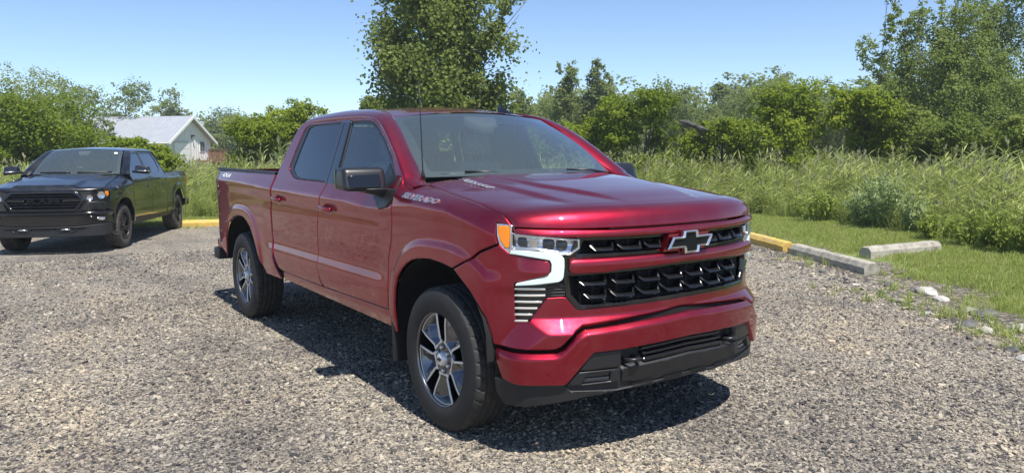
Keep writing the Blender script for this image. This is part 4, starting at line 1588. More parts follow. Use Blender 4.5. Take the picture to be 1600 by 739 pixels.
Kside, Kfend = kb.surf(k_side), kb.surf(k_fend)
KA_F = [(.475, .50), (.47, .62), (.44, .74), (.37, .83), (.26, .90), (.12, .94), (-.03, .95), (-.18, .93), (-.31, .88), (-.40, .80), (-.455, .70), (-.48, .60), (-.485, .48)]
KA_R = [(-3.32, .48), (-3.325, .60), (-3.36, .71), (-3.42, .81), (-3.52, .89), (-3.65, .935), (-3.80, .95), (-3.95, .935), (-4.08, .89), (-4.18, .81), (-4.235, .72), (-4.27, .60), (-4.28, .50)]
P = list(map(tuple, kz((-.60, .46), (-.60, 1.0), (-.585, 1.2), (-.56, 1.355), (-.40, 1.343), (0, 1.288), (.40, 1.218), (.62, 1.175)))) + [(1.02, 1.155), (1.10, 1.14), (1.13, 1.02), (1.12, .92), (1.10, .76)] + list(map(tuple, kz((.51, .74), (.49, .60)))) + list(map(tuple, kz(*KA_F))) + list(map(tuple, kz((-.495, .44))))
side_pair('fender', P, Kfend, 'navy_paint', BLK, h=.05)
KF = kz((-.605, .52), (-1.66, .50), (-1.75, .60), (-1.76, 1.1), (-1.72, 1.34), (-1.76, 1.81), (-1.35, 1.80), (-1.20, 1.765), (-.90, 1.60), (-.62, 1.42), (-.57, 1.34), (-.59, 1.2), (-.605, 1.0))
KR = kz((-1.665, .50), (-2.75, .48), (-2.84, .55), (-2.86, 1.1), (-2.83, 1.34), (-2.78, 1.60), (-2.70, 1.78), (-2.6, 1.81), (-1.765, 1.81), (-1.725, 1.34), (-1.765, 1.1), (-1.755, .60))
KHF = round_poly(kz((-1.64, 1.36), (-.80, 1.355), (-.70, 1.42), (-.93, 1.585), (-1.18, 1.728), (-1.32, 1.762), (-1.70, 1.768)), .03)
KHR = round_poly(kz((-1.76, 1.36), (-2.45, 1.36), (-2.60, 1.42), (-2.62, 1.60), (-2.56, 1.75), (-2.5, 1.768), (-1.80, 1.768)), .03)
kd1 = side_pair('front_door', KF, Kside, 'navy_paint', BLK, holes=[KHF], h=.05)
kd2 = side_pair('rear_door', KR, Kside, 'navy_paint', BLK, holes=[KHR], h=.05)
Kgl = kb.surf(lambda u, z: k_side(u, z) - .012)
for i, sg in enumerate((1, -1)):
    for dr, H, xa in ((kd1[i], KHF, -1.60), (kd2[i], KHR, -2.72)):
        panel('window_glass', np.asarray(H) * [sg, 1], Kgl, 'privacy_glass', dr, gap=-.01, edge=0, thick=0, h=.08)
        y = -sg * 1.045
        V, F = tube([(xa, y * .985, 1.085), (xa + .02, y, 1.09), (xa + .17, y, 1.092), (xa + .20, y * .985, 1.088)], [.012, .017, .017, .012], 8)
        mk('handle', V, F, 'gloss_black', dr)
P = list(map(tuple, kz((-2.86, .47), (-2.87, 1.1), (-2.85, 1.325), (-3.6, 1.325), (-4.5, 1.315), (-4.66, 1.31)))) + [(float(kb.u(-4.77)), 1.28), (float(kb.u(-4.77)), .62), (float(kb.u(-4.66)), .52)] + list(map(tuple, kz(*KA_R[::-1])))
side_pair('bed_side', P, Kside, 'navy_paint', BLK, h=.05)
side_pair('rocker_panel', kz((-.60, .38), (-3.25, .38), (-3.25, .49), (-.60, .505)), kb.surf(lambda u, z: k_side(u, z) - .015), 'plastic_black', BLK, h=.06)
panel('tailgate', both([(0, 1.30), (.82, 1.30), (.82, .68), (0, .68)]), lambda q: np.stack([-4.80 + 0 * q[:, 0], q[:, 0], q[:, 1]], 1), 'navy_paint', BLK, h=.1)
V, F = box(-4.95, -4.76, -.97, .97, .50, .66, .03)
mk('rear_bumper', V, F, 'gloss_black', BLK)
V, F = join(box(-4.76, -2.87, -.80, .80, .84, .86), box(-2.90, -2.85, -.95, .95, .6, 1.32))
mk('bed_floor', V, F, 'satin_black', BLK, smooth=False)
for sg in (1, -1):
    V, F = box(-4.76, -2.86, -sg * .90 - .075, -sg * .90 + .075, 1.305, 1.33, .01)
    mk('bed_rail_cap', V, F, 'plastic_black', BLK)
    panel('tail_lamp', np.array([(float(kb.u(-4.68)), 1.02), (float(kb.u(-4.68)), 1.27), (float(kb.u(-4.78)), 1.27), (float(kb.u(-4.78)), 1.02)]) * [sg, 1], kb.surf(lambda u, z: k_side(u, z) + .01), 'red_lens', BLK, h=.05)
OUTk = [(-.565, -.985, 1.345), (-.62, -.955, 1.42), (-.90, -.892, 1.60), (-1.20, -.82, 1.765), (-1.35, -.795, 1.80), (-1.76, -.785, 1.81), (-2.6, -.785, 1.81), (-2.70, -.81, 1.78), (-2.78, -.885, 1.60), (-2.83, -.98, 1.34)]
INNk = [(-.56, -.84, 1.355), (-.66, -.775, 1.42), (-.92, -.725, 1.60), (-1.16, -.68, 1.765), (-1.33, -.66, 1.83), (-1.76, -.64, 1.862), (-2.6, -.64, 1.85), (-2.80, -.70, 1.80), (-2.87, -.80, 1.60), (-2.89, -.90, 1.34)]
Ok, Ik = dense(OUTk, 60), dense(INNk, 60)
for sg in (-1, 1):
    rows = []
    for o, i in zip(Ok, Ik):
        d = i - o
        n = np.array([.2, -.75, .75])
        n = n - d * (n @ d) / (d @ d)
        n /= np.linalg.norm(n)
        l = np.linalg.norm(d)
        row = [o - n * .02] + [o + d * t + n * .15 * l * (1 - (2 * t - 1) ** 2) for t in np.linspace(0, 1, 7)] + [i - n * .02]
        rows.append([(p[0], p[1] * (1 if sg < 0 else -1), p[2]) for p in row])
    V, F = loft(rows)
    mk('cab_pillar', V, F if sg < 0 else [f[::-1] for f in F], 'navy_paint', BLK)


def k_roof(s, t):
    x0, x1 = -1.12 - .10 * s * s, -2.84
    return (x0 + (x1 - x0) * t, .655 * s, np.interp(t, [0, .08, .3, .6, .85, 1], [1.845, 1.868, 1.895, 1.898, 1.88, 1.82]) - .035 * s * s)


V, F = loft([[k_roof(s, t) for s in np.linspace(-1, 1, 21)] for t in np.linspace(0, 1, 21)])
mk('roof', V, F, 'navy_paint', BLK)


def k_ws(s, t, h=0):
    b = np.array((-.40 - .20 * s * s, .785 * s, 1.375))
    e = np.array((-1.13 - .10 * s * s, .665 * s, 1.842 - .035 * s * s))
    return b + (e - b) * t + np.array((.5, 0, .8)) * (.03 * (1 - (2 * t - 1) ** 2) + h)


V, F = loft([[k_ws(s, t) for s in np.linspace(-1, 1, 25)] for t in np.linspace(0, 1, 11)])
kw = mk('windshield', V, F, 'windshield_glass', BLK)
kws = lambda h: (lambda q: np.array([k_ws(a, b, h) for a, b in q]))
panel('black_band', [(-.99, 0), (.99, 0), (.99, .99), (-.99, .99)], kws(-.004), 'satin_black', kw, gap=0, edge=0, thick=0, h=.08, holes=[round_poly([(-.93, .06), (.93, .06), (.91, .95), (-.91, .95)], .06)])
panel('sensor_housing', round_poly([(-.17, .98), (.17, .98), (.12, .80), (-.12, .80)], .05), kws(-.012), 'cabin_grey', kw, gap=0, edge=.003, thick=.04, h=.05, flip=1)
panel('white_sticker', [(.80, .83), (.88, .83), (.875, .91), (.795, .91)], kws(.003), 'white_sticker', kw, gap=0, edge=0, thick=0, h=.05)
for y0, y1 in ((-.62, -.05), (.08, .66)):
    V, F = tube([k_ws(y / .785, .05, .012) for y in np.linspace(y0, y1, 8)], .011, 6)
    mk('wiper', V, F, 'satin_black', kw)
V, F = loft([[(-2.86 + .03 * t, .72 * s, 1.34 + .46 * t) for s in np.linspace(-1, 1, 7)] for t in (0, .5, 1)])
mk('rear_window', V, F, 'privacy_glass', BLK)


def k_hood(s, v):
    a = abs(s)
    u = .97 * a
    A = np.array([np.interp(u, kb.U, kb.K[:, 0]) + .01, np.interp(u, kb.U, kb.K[:, 1])])
    B = np.array([-.35 - .19 * a * a, .80 * a])
    L = np.linalg.norm(A - B)
    w = L * v ** 1.7
    zm = np.interp(w, [0, .01, .03, .08, .2, .5, .9, 1.3], [1.135, 1.16, 1.18, 1.20, 1.222, 1.275, 1.335, 1.375])
    ze = np.interp(w, [0, .02, .06, .2, .5, 1.0, 1.3], [1.15, 1.162, 1.172, 1.195, 1.25, 1.33, 1.35])
    p = A + (B - A) * w / L
    dome = .035 * smooth01(np.array((.56 - abs(p[1])) / .10)) * smooth01(np.array((w - .0) / .1)) - .018
    e = a ** 4
    return (p[0], p[1] if s > 0 else -p[1], float(zm * (1 - e) + ze * e + dome * (1 - e)))


rows = []
for v in np.linspace(0, 1, 40):
    r = [k_hood(s, v) for s in np.linspace(-1, 1, 81)]
    rows.append([(r[0][0], r[0][1] + .004, r[0][2] - .03)] + r + [(r[-1][0], r[-1][1] - .004, r[-1][2] - .03)])
rows = [[(p[0] - .02, p[1], p[2] - .01) for p in rows[0]]] + rows
V, F = loft(rows)
mk('hood', V, F, 'navy_paint', BLK)
cz = lambda d: kb.surf(const(d))
V, F = loft([[(-.36 - .19 * s * s + dx, .80 * s, 1.36 + dz) for s in np.linspace(-1, 1, 15)] for dx, dz in ((.04, -.03), (-.10, .005))])
mk('cowl_grille', V, F, 'plastic_black', BLK)
# grille: frame, bars, lettering
GO = both([(0, 1.115), (.50, 1.11), (.57, 1.09), (.665, .965), (.55, .785), (.50, .762), (0, .762)])
GI = both([(0, 1.078), (.475, 1.075), (.52, 1.06), (.615, .958), (.52, .815), (.48, .80), (0, .80)])
panel('grille_frame', GO, kb.surf(lambda u, z: .02 + .02 * smooth01(1 - np.abs(z - .94) / .18)), 'gloss_black', BLK, holes=[GI], edge=.008, thick=.06, h=.03)
panel('grille_back', offset_poly(GO, .01), cz(-.06), 'liner_black', BLK, gap=0, edge=0, thick=0, h=.1)
panel('nose_panel', both([(0, 1.17), (.9, 1.15), (1.09, 1.145), (1.11, .73), (.9, .72), (0, .72)]), cz(-.085), 'navy_paint', BLK, gap=0, edge=0, thick=0, h=.1)
for z in (.845, .895, .985, 1.035):
    w = np.interp(z, [.80, .958, 1.07], [.49, .615, .50])
    panel('grille_bar', [(-w, z - .011), (w, z - .011), (w, z + .011), (-w, z + .011)], kb.surf(lambda u, q, z=z: .0 - 60 * (q - z) ** 2), 'gloss_black', BLK, gap=0, edge=.003, thick=.03, h=.04)
for k in (-1, 1):
    panel('grille_bar', np.array([(.31, .925), (.60, .935), (.615, .958), (.60, .972), (.31, .966)]) * [k, 1], cz(.012), 'gloss_black', BLK, gap=0, edge=.004, thick=.04, h=.04)
for ch, c in (('R', -.175), ('A', 0), ('M', .185)):
    TVv, TFf = text_mesh(ch, .14, 0, 0, .006)
    w = .15 if ch != 'M' else .18
    Vt = stretch(TVv, w)
    Vt[:, 1] = (Vt[:, 1] - Vt[:, 1].min()) / np.ptp(Vt[:, 1]) * .078
    q = np.stack([-(c - w / 2 + Vt[:, 0]), .908 + Vt[:, 1]], 1)
    n = len(q)
    Pp = np.concatenate([cz(-.02)(q), cz(.028)(q)])
    FF = [[i + n for i in f] for f in TFf]
    eg = {}
    for f in TFf:
        for a, b in zip(f, f[1:] + f[:1]):
            eg[(a, b)] = 1
    FF += [[a, b, b + n, a + n] for (a, b) in eg if (b, a) not in eg]
    mk('grille_letter', Pp, FF, 'flat_black', BLK, smooth=False)
for i, sg in enumerate((1, -1)):
    M_ = lambda p: np.asarray(p, float) * [sg, 1]
    hl = panel('headlight', M_([(.575, 1.085), (.66, 1.105), (1.07, 1.135), (1.11, 1.12), (1.115, .97), (1.08, .945), (.70, .925), (.655, .94)]), cz(-.03), 'lamp_dark', BLK, gap=0, edge=.006, thick=.05, h=.04)
    for c, z, r in ((.74, .985, .045), (.93, 1.03, .062)):
        panel('reflector', M_([(c + r * math.cos(w), z + r * math.sin(w)) for w in np.linspace(0, 2 * math.pi, 20)[:-1]]), kb.surf(lambda u, q, c=c, z=z, r=r: -.026 + .03 * np.hypot(u - c, q - z) / r), 'lamp_chrome', hl, gap=0, edge=0, thick=.01, h=.015)
    panel('amber_reflector', M_([(1.03, 1.09), (1.09, 1.095), (1.093, 1.03), (1.06, 1.005), (1.035, 1.02)]), cz(-.012), 'amber', hl, gap=0, edge=.003, thick=.02, h=.03)
    panel('lens', M_([(.58, 1.085), (.66, 1.10), (1.07, 1.13), (1.108, 1.115), (1.112, .972), (1.078, .95), (.705, .93), (.66, .945)]), cz(.006), 'lens_clear', hl, gap=0, edge=.004, thick=.01, h=.05)
    panel('corner_panel', M_([(.68, .915), (1.08, .935), (1.118, .95), (1.11, .775), (.60, .765)]), cz(.0), 'navy_paint', BLK, h=.04, edge=.01, thick=.03)
    fg = panel('fog_lamp', M_(round_poly([(.70, .665), (.76, .60), (.97, .565), (1.03, .66)], .03)), cz(.045), 'gloss_black', BLK, gap=0, edge=.006, thick=.02, h=.03)
    panel('fog_lens', M_(round_poly([(.83, .645), (.84, .60), (.93, .588), (.95, .64)], .015)), cz(.052), 'lamp_chrome', fg, gap=0, edge=.004, h=.02)
    V, F = tube([(.90, -sg * .26, .44), (.965, -sg * .27, .445), (.98, -sg * .34, .447), (.965, -sg * .41, .445), (.90, -sg * .42, .44)], .014, 8)
    mk('tow_hook', V, F, 'bright_metal', BLK)
    V, F = hexa([(-.62, -sg * 1.0, 1.39), (-.72, -sg * 1.0, 1.39), (-.72, -sg * 1.30, 1.36), (-.62, -sg * 1.30, 1.36), (-.60, -sg * 1.0, 1.43), (-.74, -sg * 1.0, 1.43), (-.74, -sg * 1.30, 1.43), (-.60, -sg * 1.30, 1.43)], .012)
    mr = mk('wing_mirror', V, F, 'plastic_black', BLK)
    V, F = hexa([(-.60, -sg * 1.05, 1.39), (-.76, -sg * 1.05, 1.39), (-.76, -sg * 1.32, 1.37), (-.62, -sg * 1.32, 1.37), (-.62, -sg * 1.06, 1.535), (-.76, -sg * 1.06, 1.535), (-.76, -sg * 1.30, 1.52), (-.64, -sg * 1.30, 1.52)], .03, 3)
    mk('mirror_shell', V, F, 'navy_paint', mr)
    V, F = tube([(-.615, -sg * 1.10, 1.425), (-.61, -sg * 1.25, 1.42), (-.64, -sg * 1.32, 1.42)], .013, 6)
    mk('turn_signal', V, F, 'bright_metal', mr)
panel('front_bumper', both([(0, .745), (.52, .745), (.60, .755), (1.06, .755), (1.12, .745), (1.14, .62), (1.13, .55), (.70, .52), (.58, .50), (0, .50)]), kb.surf(lambda u, z: .03 + .035 * smooth01((z - .68) / .03) * smooth01((.752 - z) / .02) - .03 * smooth01((u - 1.0) / .2)), 'gloss_black', BLK, h=.02, edge=.006, thick=.05)
panel('lower_bumper', both([(0, .495), (.57, .495), (.70, .51), (1.13, .545), (1.13, .36), (.9, .315), (0, .315)]), kb.surf(lambda u, z: .045 + .025 * smooth01((z - .455) / .02) * smooth01((.70 - u) / .1) - .05 * smooth01((u - .95) / .2)), 'plastic_black', BLK, h=.025, edge=.006, thick=.05)
for k in (-1, 1):
    panel('bumper_ring', np.array(round_poly([(.20, .475), (.50, .475), (.55, .44), (.48, .39), (.24, .39)], .04)) * [k, 1], cz(.055), 'gloss_black', BLK, gap=0, edge=.006, thick=.03, h=.03,
          holes=[np.array(round_poly([(.225, .462), (.48, .462), (.52, .438), (.46, .403), (.255, .403)], .03)) * [k, 1]])
V, F = join(box(-4.7, .66, -.52, .52, .36, .6, .02), box(-2.9, -.55, -.93, .93, .44, .60), box(-.5, .75, -.56, .56, .5, 1.10), box(.5, .78, -.85, .85, .40, 1.05), box(-2.83, -2.80, -.92, .92, .6, 1.33), tube([(0, -.8, .41), (0, .8, .41)], .05, 8), tube([(-3.67, -.8, .41), (-3.67, .8, .41)], .06, 8), box(-.62, -.52, -.88, .88, .6, 1.33))
mk('chassis', V, F, 'liner_black', BLK, smooth=False)
for sg in (1, -1):
    for xc, A in ((0, KA_F), (-3.8, KA_R)):
        pts = np.array(A)
        rows = [[(xc + (x - xc) * s, -sg * y, z * s) for x, z in pts] for y, s in ((1.0, .995), (.6, 1.01))] + [[(xc + (x - xc) * .1, -sg * .58, .6) for x, z in pts]]
        V, F = loft(rows)
        mk('wheel_housing', V, F, 'liner_black', BLK)
    panel('door_liner', kz((-.60, .50), (-2.84, .50), (-2.84, 1.32), (-.60, 1.32)) * [sg, 1], kb.surf(lambda u, z: np.minimum(k_side(u, z), -.02) - .05), 'cabin_grey', BLK, gap=0, edge=0, thick=0, h=.15)
    panel('fender_liner', np.concatenate([kz((-.58, .62), (-.55, 1.32), (0, 1.25), (.4, 1.18)), [(1.10, 1.10), (1.12, .62)], kz((.5, .62), (.45, .8), (0, .98), (-.45, .8))]) * [sg, 1], kb.surf(lambda u, z: k_fend(u, z) - .05), 'liner_black', BLK, gap=0, edge=0, thick=0, h=.12)
V, F = loft([[(x, y, z) for y in np.linspace(-.86, .86, 5)] for x, z in ((-.45, 1.35), (-.80, 1.34), (-.90, 1.28), (-.90, .9))])
mk('dashboard', V, F, 'cabin_grey', BLK)


def kseat(xc, y, w):
    b = hexa([(xc - .18, y - w, .80), (xc - .34, y - w, .80), (xc - .34, y + w, .80), (xc - .18, y + w, .80), (xc - .36, y - w * .86, 1.48), (xc - .47, y - w * .86, 1.48), (xc - .47, y + w * .86, 1.48), (xc - .36, y + w * .86, 1.48)], .045, 2)
    s = mk('seat', *b, 'seat_cloth', BLK)
    mk('headrest', *hexa([(xc - .38, y - .13, 1.50), (xc - .47, y - .13, 1.50), (xc - .47, y + .13, 1.50), (xc - .38, y + .13, 1.50), (xc - .41, y - .115, 1.69), (xc - .49, y - .115, 1.69), (xc - .49, y + .115, 1.69), (xc - .41, y + .115, 1.69)], .035, 2), 'seat_cloth', s)


for y in (-.38, .38):
    kseat(-1.35, y, .24)
kseat(-2.3, 0, .72)
ring = [(-1.0 - .07 * math.sin(w), .38 + .18 * math.cos(w), 1.22 + .17 * math.sin(w)) for w in np.linspace(0, 2 * math.pi, 25)]
V, F = tube(ring, .017, 6, cap=False)
mk('steering_wheel', V, F, 'cabin_grey', BLK)
V, F = loft([[(k_roof(s, t)[0], k_roof(s, t)[1] * 1.1, k_roof(s, t)[2] - .045) for s in np.linspace(-1, 1, 5)] for t in np.linspace(.02, .97, 5)])
mk('headliner', V, F, 'headliner', BLK)
add_wheels(BLK, 'black', [(0, .885, .41, 1, .2), (0, -.885, .41, -1, .5), (-3.67, .885, .41, 1, .8), (-3.67, -.885, .41, -1, .1)], .415, .14)
# ------------------------------------------------------------------ wheel stops, kerb stones
rough_mat('concrete', [(.22, .205, .17), (.36, .335, .275), (.45, .42, .355)], 9, .9, (.5, .008))
m = mat('yellow_concrete', (.6, .4, .06), .8)
n = noise(m, 9, 8, .7)
r = ramp(m, n.outputs[0], [(.36, (.38, .36, .31)), (.44, (.56, .37, .09)), (.75, (.66, .45, .10))])
lk(m, r.outputs[0], bsdf(m).inputs['Base Color'])
bump(m, noise(m, 40, 6).outputs[0], .5, .006)


def wheel_stop(p0, p1, label, m, ends=None, h=.168, w=.215, group='concrete wheel stops along the lot edge'):
    p0, p1 = np.array(p0, float), np.array(p1, float)
    L = np.linalg.norm(p1 - p0)
    a = math.atan2(p1[1] - p0[1], p1[0] - p0[0])
    c = (p0 + p1) / 2
    prof = [(-w / 2, 0), (-w / 2, h * .62), (-w * .33, h * .93), (-w * .25, h), (w * .25, h), (w * .33, h * .93), (w / 2, h * .62), (w / 2, 0)]
    rg = np.random.default_rng(int(abs(p0[0]) * 100))
    rows = []
    for t in np.linspace(-L / 2, L / 2, 40):
        sh = 1 if abs(t) < L / 2 - .015 else .93
        rows.append([(t, y * sh + rg.normal(0, .0022), z * (1 if sh == 1 else .96) + rg.normal(0, .0022) * (z > 0)) for y, z in prof])
    V, F = loft(rows)
    k = len(prof)
    F += [list(range(k))[::-1], [(39 * k + i) for i in range(k)]]
    mi = [0] * len(F)
    mats = [m]
    if ends:
        mats = [m, ends[0]]
        for i, f in enumerate(F):
            x = np.mean([V[j][0] for j in f])
            if (x > L / 2 - ends[1]) if ends[1] > 0 else (x < -L / 2 - ends[1]):
                mi[i] = 1
    o = mk('wheel_stop', V, F, mats, smooth=False, mi=mi)
    o.location = (c[0], c[1], float(gz(c[0])) - .01)
    o.rotation_euler = (0, 0, a)
    return tag(o, label, 'wheel stop', group)


wheel_stop((-5.35, 8.20), (-3.42, 7.14), 'yellow painted concrete wheel stop just right of the red truck nose', 'yellow_concrete')
wheel_stop((-3.30, 7.08), (-1.47, 6.06), 'bare grey concrete wheel stop touching the end of the yellow one', 'concrete', ends=('yellow_concrete', -.10))
wheel_stop((-2.40, 7.50), (-2.16, 9.05), 'pale wheel stop pushed askew onto the mown grass', 'concrete')
wheel_stop((-7.4, 9.35), (-5.75, 8.47), 'weathered grey wheel stop behind the far end of the yellow one', 'concrete')
wheel_stop((-16.05, 1.0), (-15.25, 2.75), 'yellow wheel stop beside the black truck rear tyre', 'yellow_concrete')

# loose rocks along the lawn edge
m = rough_mat('rock_pale', [(.25, .24, .22), (.44, .42, .38), (.56, .53, .49)], 8, .9, (.6, .01))
m = rough_mat('rock_dark', [(.035, .034, .036), (.10, .098, .10), (.16, .15, .15)], 8, .9, (.6, .01))


def rock_vf(r, seed, flat=.55, sub=2):
    rg = np.random.default_rng(seed)
    bm = bmesh.new()
    bmesh.ops.create_icosphere(bm, subdivisions=sub, radius=1)
    V = np.array([tuple(v.co) for v in bm.verts])
    F = [[v.index for v in f.verts] for f in bm.faces]
    bm.free()
    for _ in range(9):
        n = rg.normal(size=3)
        n /= np.linalg.norm(n)
        d = rg.uniform(.55, .9)
        k = V @ n - d
        V -= np.outer(np.maximum(k, 0), n)
    V *= np.array([1, rg.uniform(.6, .95), flat]) * r
    return V, F


ROCKS = [(-.42, 5.30, .16, 0, 'flat pale rock'), (-.15, 5.05, .11, 0, 'blocky pale rock'), (.30, 4.72, .10, 0, 'chalky rock'), (-.95, 5.50, .09, 1, 'dark rock'), (.55, 4.05, .12, 1, 'black slag lump'),
         (.75, 3.95, .09, 0, 'white rock'), (.95, 4.25, .13, 0, 'broad grey slab'), (-1.9, 6.72, .13, 0, 'grey rubble slab'), (-2.25, 6.90, .11, 0, 'pale rubble chunk'), (-3.5, 7.62, .10, 1, 'dark rubble chunk'),
         (-3.15, 6.60, .07, 1, 'dark stone'), (-2.55, 6.15, .06, 1, 'slate stone'), (-1.95, 5.75, .07, 1, 'charcoal stone'), (-3.9, 6.9, .08, 1, 'black stone'), (-.75, 4.95, .07, 1, 'sooty stone'),
         (.10, 4.30, .06, 0, 'cream stone'), (1.15, 3.45, .07, 1, 'dark pebble'), (1.35, 3.25, .09, 0, 'pale pebble'), (-1.2, 5.25, .06, 0, 'tan stone'), (.45, 4.62, .15, 1, 'brown crusted slab')]
for i, (x, y, r, d, nm) in enumerate(ROCKS):
    V, F = rock_vf(r, 40 + i, .42)
    o = mk('rock', V, F, 'rock_dark' if d else 'rock_pale', smooth=False, loc=(x, y, float(gz(x)) + r * .12))
    o.rotation_euler = (0, 0, i * 1.7)
    where = 'beside the grey wheel stop' if x < -1.6 else ('at the ragged lawn edge right of the wheel stops')
    tag(o, f'{nm} lying {where}', 'rock', 'loose rocks along the lawn edge')

# ------------------------------------------------------------------ the barn beyond the bushes
m = mat('siding', (.74, .73, .70), .6)
rough_mat('siding_side', [(.50, .50, .48), (.57, .56, .53)], 3, .6, None)
rough_mat('barn_roof', [(.36, .385, .42), (.42, .44, .47)], 1.5, .45, None, metal=.2)
mat('white_trim', (.80, .79, .76), .5)
mat('barn_window', (.05, .06, .07), .12, 0, .5)
rough_mat('deck_wood', [(.20, .085, .05), (.30, .14, .085)], 6, .8, (.2, .01))


def frame_pts(o, dx, dy):
    """local (a along dx, b along dy, z) to world"""
    dx, dy = np.array(dx, float), np.array(dy, float)
    return lambda a, b, z: (o[0] + dx[0] * a + dy[0] * b, o[1] + dx[1] * a + dy[1] * b, o[2] + z)


def lbox(fr, a0, a1, b0, b1, z0, z1):
    return [fr(a0, b0, z0), fr(a1, b0, z0), fr(a1, b1, z0), fr(a0, b1, z0), fr(a0, b0, z1), fr(a1, b0, z1), fr(a1, b1, z1), fr(a0, b1, z1)], \
        [[3, 2, 1, 0], [4, 5, 6, 7], [0, 1, 5, 4], [1, 2, 6, 5], [2, 3, 7, 6], [3, 0, 4, 7]]


# a runs along the ridge to the back (away from the gable in view), b across the gable (from the far corner to the near side)
BX, BY = -69.5, 13.2
n_g = np.array([.655, .756])
fr = frame_pts((BX, BY, -.18), -n_g, (.756, -.655))
HW, EH_, RH, LEN = 3.75, 2.95, 5.05, 14.
barn = thing('barn', 'white metal barn with pale ridged roof and small wooden deck', 'barn', (0, 0, 0))
wall = []
pent = [(-HW, 0), (HW, 0), (HW, EH_), (0, RH - .06), (-HW, EH_)]
V = [fr(0, b, z) for b, z in pent] + [fr(LEN, b, z) for b, z in pent]
mk('wall', V, [[0, 1, 2, 3, 4], [9, 8, 7, 6, 5], [0, 5, 6, 1], [1, 6, 7, 2], [4, 9, 5, 0]], 'siding', barn, smooth=False)
ribs = [lbox(fr, a, a + .07, HW, HW + .03, .0, EH_ - .05) for a in np.arange(.2, LEN, .45)]
for b in np.arange(-HW + .3, HW - .1, .42):
    ribs.append(lbox(fr, -.03, 0, b, b + .06, 0, RH - .12 - abs(b) * (RH - EH_) / HW))
V, F = join(*ribs)
tag(mk('siding_ribs', V, F, 'siding', barn, smooth=False), kind='stuff')
sl = (RH - EH_) / HW
for sgn in (1, -1):
    e = HW + .42
    q = [fr(-.5, 0, RH), fr(-.5, sgn * e, RH - sl * e), fr(LEN + .3, sgn * e, RH - sl * e), fr(LEN + .3, 0, RH)]
    V = q + [tuple(np.array(p) + [0, 0, .09]) for p in q]
    F = [[0, 1, 2, 3], [7, 6, 5, 4], [0, 4, 5, 1], [1, 5, 6, 2], [2, 6, 7, 3]]
    rf = mk('roof', V, F, 'barn_roof', barn, smooth=False)
    rr = []
    for a in np.arange(-.3, LEN + .3, .46):
        p = [fr(a, 0, RH + .09), fr(a, sgn * e, RH - sl * e + .09), fr(a + .05, sgn * e, RH - sl * e + .09), fr(a + .05, 0, RH + .09)]
        rr.append((p + [tuple(np.array(x) + [0, 0, .014]) for x in p], [[4, 5, 6, 7], [0, 1, 5, 4], [2, 3, 7, 6], [1, 2, 6, 5]]))
    V, F = join(*rr)
    tag(mk('roof_seams', V, F, 'barn_roof', rf, smooth=False), kind='stuff')
    p = [fr(-.53, 0, RH + .10), fr(-.53, sgn * (e + .02), RH - sl * e + .10), fr(-.53, sgn * (e + .02), RH - sl * e - .14), fr(-.53, 0, RH - .14)]
    V = p + [tuple(np.array(x) + np.append(-n_g * .06, 0)) for x in p]
    mk('barge_board', V, [[0, 1, 2, 3], [7, 6, 5, 4], [0, 4, 5, 1], [1, 5, 6, 2], [2, 6, 7, 3]], 'white_trim', barn, smooth=False)
V, F = lbox(fr, -.5, LEN + .3, HW + .42, HW + .54, RH - sl * (HW + .42) - .06, RH - sl * (HW + .42) + .06)
mk('gutter', V, F, 'white_trim', barn, smooth=False)
V, F = join(tube([fr(.05, HW + .45, EH_ - .35), fr(.05, HW + .12, EH_ - .7), fr(.05, HW + .10, .1)], .06, 6))
mk('downspout', V, F, 'white_trim', barn, smooth=False)
dd = mk('overhead_door', *lbox(fr, -.05, .02, .15, 2.75, 0, 2.75), 'white_trim', barn, smooth=False)
for k in range(5):
    mk('door_panel', *lbox(fr, -.075, -.051, .22, 2.68, .06 + .54 * k, .55 + .54 * k), 'white_trim', dd, smooth=False)
mk('door_frame', *join(lbox(fr, -.09, 0, .03, .148, 0, 2.87), lbox(fr, -.09, 0, 2.752, 2.87, 0, 2.87), lbox(fr, -.09, 0, .149, 2.751, 2.752, 2.87)), 'siding_side', barn, smooth=False)
mk('wall_lamp', *join(lbox(fr, -.30, -.02, -.42, -.25, 3.32, 3.45), lbox(fr, -.06, 0, -.36, -.30, 3.1, 3.32)), 'plastic_black', barn, smooth=False)
wd = mk('window', *lbox(fr, -.06, 0, -2.55, -1.65, 1.95, 2.95), 'white_trim', barn, smooth=False)
mk('pane', *lbox(fr, -.075, -.061, -2.48, -2.13, 2.02, 2.88), 'barn_window', wd, smooth=False)
mk('pane', *lbox(fr, -.075, -.061, -2.07, -1.72, 2.02, 2.88), 'barn_window', wd, smooth=False)
dk = mk('deck', *lbox(fr, -1.6, -.09, -3.7, -.35, 1.02, 1.18), 'deck_wood', barn, smooth=False)
for b in (-3.65, -2.55, -1.45, -.45):
    mk('deck_post', *lbox(fr, -1.6, -1.5, b, b + .1, 0, 1.018), 'deck_wood', dk, smooth=False)
    mk('rail_post', *lbox(fr, -1.6, -1.5, b, b + .1, 1.182, 2.12), 'deck_wood', dk, smooth=False)
mk('hand_rail', *lbox(fr, -1.62, -1.48, -3.7, -.33, 2.122, 2.18), 'deck_wood', dk, smooth=False)
for b in np.arange(-3.5, -.5, .16):
    mk('baluster', *lbox(fr, -1.57, -1.53, b, b + .045, 1.184, 2.12), 'deck_wood', dk, smooth=False)

